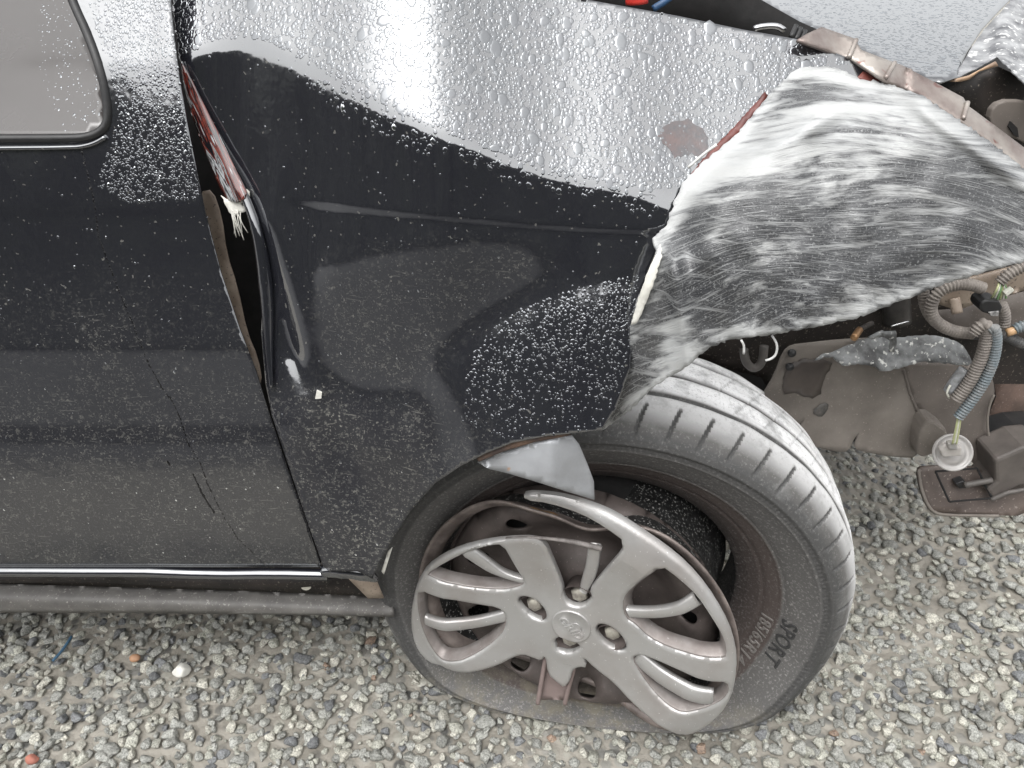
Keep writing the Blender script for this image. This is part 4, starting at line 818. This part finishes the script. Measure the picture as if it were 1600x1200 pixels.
def spoke(top, bot, h=-.003, wide=None):
    """slim curved spoke across a window: a rounded bar between two traced edges"""
    a, b = chaikin(capuv(top), 2, False), chaikin(capuv(bot), 2, False); k = 24
    def rs(P): L = np.concatenate([[0], np.cumsum(np.linalg.norm(np.diff(P, axis=0), axis=1))]); s = np.linspace(0, L[-1], k); return np.stack([np.interp(s, L, P[:, i]) for i in range(2)], -1)
    a, b = rs(a), rs(b); m_ = 12; V = []
    for i in range(k):
        for j in range(m_):
            ph = 2 * np.pi * j / m_; w_ = .5 - .5 * np.sign(np.cos(ph)) * abs(np.cos(ph)) ** .6; q = a[i] * (1 - w_) + b[i] * w_
            V.append(cap_pt(q[0], q[1], h - .005 + .0055 * np.sign(np.sin(ph)) * abs(np.sin(ph)) ** .6))
    Fq = [(i * m_ + j, i * m_ + (j + 1) % m_, (i + 1) * m_ + (j + 1) % m_, (i + 1) * m_ + j) for i in range(k - 1) for j in range(m_)] + [tuple(range(m_)), tuple(range((k - 1) * m_, k * m_))[::-1]]
    return mesh_obj('spoke', V, Fq, CAPM, cap)
spoke([(372, 578), (420, 628), (460, 668), (530, 694)], [(322, 584), (370, 628), (420, 670), (510, 706)])
spoke([(215, 792), (290, 804), (380, 808), (470, 790)], [(215, 822), (290, 836), (380, 838), (475, 826)])
spoke([(835, 782), (900, 780), (980, 760), (1050, 716)], [(850, 812), (925, 808), (1000, 788), (1075, 752)])
spoke([(880, 918), (950, 968), (1040, 1004), (1112, 1020)], [(852, 950), (925, 1004), (1020, 1044), (1110, 1070)])
spoke([(722, 572), (712, 640), (696, 690), (688, 726)], [(764, 576), (752, 650), (736, 700), (712, 742)])
# snapped upper rim sliver, hanging tab and broken edge
sl_ = [(470, 546), (560, 545), (640, 548), (700, 558), (768, 574)]
tube('rim_sliver', [cap_pt(*capuv([q])[0], -.004) for q in sl_], [.002, .0025, .002, .003, .0032], pbr('scorched_cap_edge', (.22, .2, .19), (.08, .07, .065), .5, scale=80), cap, seg=8)
tabm = pbr('brown_cap_back', (.20, .155, .145), (.15, .115, .105), .5, scale=40)
tb = capuv([(580, 935), (560, 1074), (645, 1080), (672, 970), (660, 1005), (645, 1026), (600, 1000)]); V, Fc = tri2d(tb, .006, (), .006)
tab = mesh_obj('broken_tab', cap_pt(V[:, 0], V[:, 1], -.016), Fc, tabm, cap); ms = tab.modifiers.new('thickness', 'SOLIDIFY'); ms.thickness = .002
for L in ([(582, 935), (572, 1000), (562, 1074)], [(668, 985), (656, 1030), (645, 1080)]):
    tube('tab_flange', [cap_pt(*capuv([q])[0], -.010) for q in L], .0032, tabm, cap, seg=8, smooth_it=1)
# badge
bc = capuv([(667, 831)])[0]; bd = []
badge = mesh_obj('badge', [cap_pt(bc[0] + .0245 * k * math.cos(a), bc[1] + .0245 * k * math.sin(a), h) for k, h in ((1, -.001), (1, .0016), (.94, .0022), (.90, .0014), (.001, .0014)) for a in np.linspace(0, 6.283, 48, endpoint=False)], [(i * 48 + j, i * 48 + (j + 1) % 48, (i + 1) * 48 + (j + 1) % 48, (i + 1) * 48 + j) for i in range(4) for j in range(48)], CAPM, cap)
V, Fc = text_mesh('GRID', .0155, .0010, .25, 1.05); an = math.radians(-43); rot = np.array([[math.cos(an), -math.sin(an)], [math.sin(an), math.cos(an)]]); uv_ = V[:, :2] @ rot.T + bc + np.array([-.001, -.001])
let = mesh_obj('badge_lettering', cap_pt(uv_[:, 0], uv_[:, 1], .0018 + V[:, 2]), Fc, CAPM, cap, False)
rgb_ = [cap_pt(bc[0] + .006 + .0065 * math.cos(a), bc[1] - .001 + .009 * math.sin(a), .0018) for a in np.linspace(0, 6.283, 25)]
tube('badge_ring', rgb_, .0006, CAPM, cap, seg=6, smooth_it=0)
# wheel bolts in the cap's holes
BOLTM = pbr('corroded_bolt', (.42, .40, .34), (.2, .18, .16), .5, metal=.4, scale=90)
for q in ((545, 782), (790, 872), (655, 892), (685, 752)):
    u_ = capuv([q])[0]; Cb = C0 + u_[0] * c1 + u_[1] * c2
    disc('bolt_cup', Cb, nc, [(.0195, .001), (.0165, -.024), (.001, -.025)], WEBM, cap, 24, False)
    disc('wheel_bolt', Cb, nc, [(.0105, -.024), (.0105, -.008), (.009, -.005), (.004, -.004)], BOLTM, cap, 6)

# --- closed body behind the panels, so the car has its bulk and shades the ground
def boxo(name, x0, x1, y0, y1, z0, z1, mat, parent, bev=.02):
    bm = bmesh.new(); bmesh.ops.create_cube(bm, size=1); me = bpy.data.meshes.new(name)
    for v_ in bm.verts: v_.co = Vector(((x0 + x1) / 2 + v_.co.x * (x1 - x0), (y0 + y1) / 2 + v_.co.y * (y1 - y0), (z0 + z1) / 2 + v_.co.z * (z1 - z0)))
    bm.to_mesh(me); bm.free(); me.materials.append(mat); o = bpy.data.objects.new(name, me); COL.objects.link(o); put(o, parent)
    if bev: b = o.modifiers.new('edge', 'BEVEL'); b.width = bev; b.segments = 3
    return o
boxo('floor_pan', -1.6, -.22, .74, 2.2, .20, .26, DARK, car)
boxo('front_subframe', -.22, .9, 1.36, 2.2, .22, .30, DARK, car)
boxo('cabin_core', -1.9, -.36, .88, 2.0, .24, 1.30, DARK, car, .12)
boxo('engine_block', -.32, .80, 1.07, 2.0, .31, .78, DARK, car)

# ------------------------------------------------------------------ rain beads on the paint
def beads(name, parent, Yf, pts, mat, label):
    """flat water beads, each an uneven dome lying on the panel"""
    px, py, r, asp = pts; n_ = len(px); seg = 7
    P = W(px, py, Yf(px, py)); Pu = W(px + 2, py, Yf(px + 2, py)); Pv = W(px, py + 2, Yf(px, py + 2))
    a = Pu - P; a /= np.linalg.norm(a, axis=1)[:, None]; b = Pv - P; nr = np.cross(a, b); nr /= np.linalg.norm(nr, axis=1)[:, None]
    cam_ = np.array([0, 0, CAMZ]) - P; nr[(nr * cam_).sum(1) < 0] *= -1; b = np.cross(nr, a); b *= np.sign((b * (Pv - P)).sum(1))[:, None]
    th = np.linspace(0, 2 * np.pi, seg, endpoint=False); hgt = np.clip(1.25 - r / .0042, .45, 1.); lay = ((1., -.03), (.88, .085), (.55, .125))
    wob = 1 + .34 * rng.normal(size=(n_, seg)); wob = np.clip((wob + np.roll(wob, 1, 1)) / 2, .6, 1.4)
    V = np.empty((n_, seg * 3 + 1, 3)); 
    for k, (q, h) in enumerate(lay):
        V[:, k * seg:(k + 1) * seg] = P[:, None] + (r[:, None] * q * wob * np.cos(th))[..., None] * a[:, None] + (r * asp)[:, None, None] * (q * wob * np.sin(th))[..., None] * b[:, None] + (r * h * hgt)[:, None, None] * nr[:, None]
    V[:, -1] = P + (r * .138 * hgt)[:, None] * nr
    base = []
    for k in range(2):
        for j in range(seg): base += [(k * seg + j, k * seg + (j + 1) % seg, (k + 1) * seg + (j + 1) % seg), (k * seg + j, (k + 1) * seg + (j + 1) % seg, (k + 1) * seg + j)]
    base += [(2 * seg + j, 2 * seg + (j + 1) % seg, 3 * seg) for j in range(seg)]; base = np.array(base)
    Fb = (base[None] + (np.arange(n_) * (3 * seg + 1))[:, None, None]).reshape(-1, 3)
    V = V.reshape(-1, 3); me = bpy.data.meshes.new(name); me.vertices.add(len(V)); me.vertices.foreach_set('co', V.astype(np.float32).ravel()); me.loops.add(Fb.size); me.loops.foreach_set('vertex_index', Fb.astype(np.int32).ravel())
    me.polygons.add(len(Fb)); me.polygons.foreach_set('loop_start', np.arange(0, Fb.size, 3, dtype=np.int32)); me.update(calc_edges=True); me.shade_smooth(); me.materials.append(mat)
    bm = bmesh.new(); bm.from_mesh(me); bmesh.ops.recalc_face_normals(bm, faces=bm.faces); bm.to_mesh(me); bm.free()
    o = bpy.data.objects.new(name, me); COL.objects.link(o); put(o, parent); o['kind'] = 'stuff'; o['label'] = label; return o
def sow(poly, count, rlo, rhi, pw=2.5, dens=None, holes=()):
    P = np.array(poly, float); X_, Y_ = [], []
    while sum(map(len, X_)) < count:
        x = rng.uniform(P[:, 0].min(), P[:, 0].max(), count * 2); y = rng.uniform(P[:, 1].min(), P[:, 1].max(), count * 2); k = inside(P, x, y)
        for h in holes: k &= ~inside(h, x, y)
        if dens is not None: k &= rng.random(len(x)) < dens(x, y)
        X_.append(x[k]); Y_.append(y[k])
    x = np.concatenate(X_)[:count]; y = np.concatenate(Y_)[:count]; r = (rlo + (rhi - rlo) * rng.random(count) ** pw) * .00062
    return x, y, r, rng.uniform(.9, 1.5, count)
def cat(*L): return tuple(np.concatenate(q) for q in zip(*L))
WATER = M('rain_bead'); m, t, n, l = WATER
dif = N(t, 'BsdfDiffuse'); dif.inputs[0].default_value = (.02, .021, .024, 1); gl = N(t, 'BsdfGlossy', Roughness=.06); gl.inputs[0].default_value = (.9, .93, .96, 1); fr = N(t, 'Fresnel', IOR=2.5)
mx = N(t, 'MixShader'); l.new(fr.outputs[0], mx.inputs[0]); l.new(dif.outputs[0], mx.inputs[1]); l.new(gl.outputs[0], mx.inputs[2]); o_ = N(t, 'OutputMaterial'); l.new(mx.outputs[0], o_.inputs[0]); WATER = m
TOPF = [(270, -50), (280, 85), (340, 60), (400, 58), (450, 80), (520, 120), (620, 178), (700, 208), (800, 246), (880, 272), (960, 286), (1030, 300), (1062, 290), (1150, 208), (1240, 108), (1330, 100), (1250, 66), (1160, 50), (1060, 30), (920, 6), (640, -36)]
BAND = [(430, 90), (520, 126), (620, 180), (800, 250), (960, 290), (1030, 305), (1030, 345), (950, 318), (800, 285), (640, 235), (520, 170)]
ARCH = [(1000, 430), (900, 450), (820, 480), (760, 520), (730, 580), (720, 660), (800, 690), (940, 668), (980, 570)]
beads('rain_beads', fender, Yf_all, cat(sow(TOPF, 12500, .8, 3.6, 2.6), sow(TOPF, 330, 4., 9, 2.4), sow(BAND, 260, 1.2, 4, 2), sow(ARCH, 1700, .9, 2.5, 2.2, lambda x, y: np.clip(1.1 - (y - 450) / 260, .12, 1)), sow(FENDER, 330, .8, 2.2, 3, lambda x, y: (y > 90) * 1.)), WATER, 'rain beads covering the fender')
beads('rain_beads', door, Ydoor, cat(sow([(118, -60), (256, -60), (268, 30), (284, 150), (306, 270), (314, 312), (200, 318), (150, 290), (172, 225), (185, 180), (170, 110)], 3400, .9, 2.3, 1.8, lambda x, y: np.clip((x - 120) / 60, .1, 1)), sow([(-100, 240), (300, 240), (400, 640), (480, 870), (-100, 880)], 260, .7, 2., 3, None)), WATER, 'fine rain beads on the door corner')
beads('rain_beads', hood, Yhood, cat(sow([(1185, -20), (1250, 34), (1350, 78), (1440, 116), (1490, 116), (1530, 40), (1580, -25)], 2600, 1.3, 5., 2.2)), WATER, 'rain beads on the hood')
beads('rain_beads', door, Yglass, sow([(60, -40), (100, -20), (150, 110), (160, 180), (100, 205), (60, 120)], 200, .7, 1.8, 2.), WATER, 'fine rain beads on the window')
# run-down water trail on the door
trail = [(128, 235), (136, 270), (146, 310), (154, 370), (170, 412), (188, 460), (205, 500), (228, 560), (252, 605), (268, 625), (280, 650), (292, 690), (312, 722), (326, 760), (352, 812), (372, 842), (415, 884)]
tr = resample(trail, 3.2, False); tr = tr + rng.normal(0, .35, tr.shape); tr = tr[rng.random(len(tr)) < .8]
beads('water_trail', door, Ydoor, (tr[:, 0], tr[:, 1], rng.uniform(.7, 1.5, len(tr)) * .00062, rng.uniform(1.6, 2.6, len(tr))), pbr('dark_water', (.004, .004, .005), (.006, .006, .006), .12, bumps=0), 'thin dark trail of run-down rain water')
tr2 = resample([(302, 742), (316, 772), (334, 800)], 3, False); tr2 = np.concatenate([tr2, [(262, 722), (264, 725), (303, 717)]])
beads('water_trail', door, Ydoor, (tr2[:, 0], tr2[:, 1], rng.uniform(1.4, 2.6, len(tr2)) * .00062, rng.uniform(1.2, 2., len(tr2))), pbr('dark_water_spot', (.004, .004, .005), (.006, .006, .006), .12, bumps=0), 'short dark smear of rain water')

# ------------------------------------------------------------------ small litter on the gravel
def ground_pt(px, py, z):
    dx, dy, dz = ray(px, py); k = (z - CAMZ) / dz; return Vector((float(dx * k), float(dy * k), z))
BLUEP = pbr('blue_plastic_strip', (.05, .13, .21), (.04, .09, .15), .4)
st = tube('plastic_strip', [ground_pt(82, 1033, .018), ground_pt(98, 1016, .021), ground_pt(112, 994, .023)], .0022, BLUEP, None, seg=6); st['label'] = 'thin blue plastic strip lying on the gravel under the sill'; st['category'] = 'plastic strip'
def pebble(px, py, r, mat, label):
    V, Fc = ico(3); r_ = np.random.default_rng(int(px)); P = V.copy()
    for _ in range(9):
        d = r_.normal(size=3); d /= np.linalg.norm(d); s = P @ d; P -= np.clip(s - r_.uniform(.6, .9), 0, None)[:, None] * d * .85
    P = P * np.array([1.2, .9, .75]) * r; c = ground_pt(px, py, .012)
    o = mesh_obj('pebble', P + np.array(c), Fc, mat, None); o['label'] = label; o['category'] = 'pebble'
WPEB = pbr('white_pebble', (.74, .73, .68), (.62, .61, .56), .5); OPEB = pbr('orange_pebble', (.42, .24, .14), (.36, .2, .12), .5); RPEB = pbr('red_brick_chip', (.42, .16, .11), (.3, .12, .09), .7)
pebble(284, 1047, .0125, WPEB, 'bright white pebble lying below the sill clip'); pebble(210, 1028, .0075, OPEB, 'small orange pebble right of the blue plastic strip'); pebble(50, 1186, .008, RPEB, 'red brick chip in the lower left corner of the gravel')
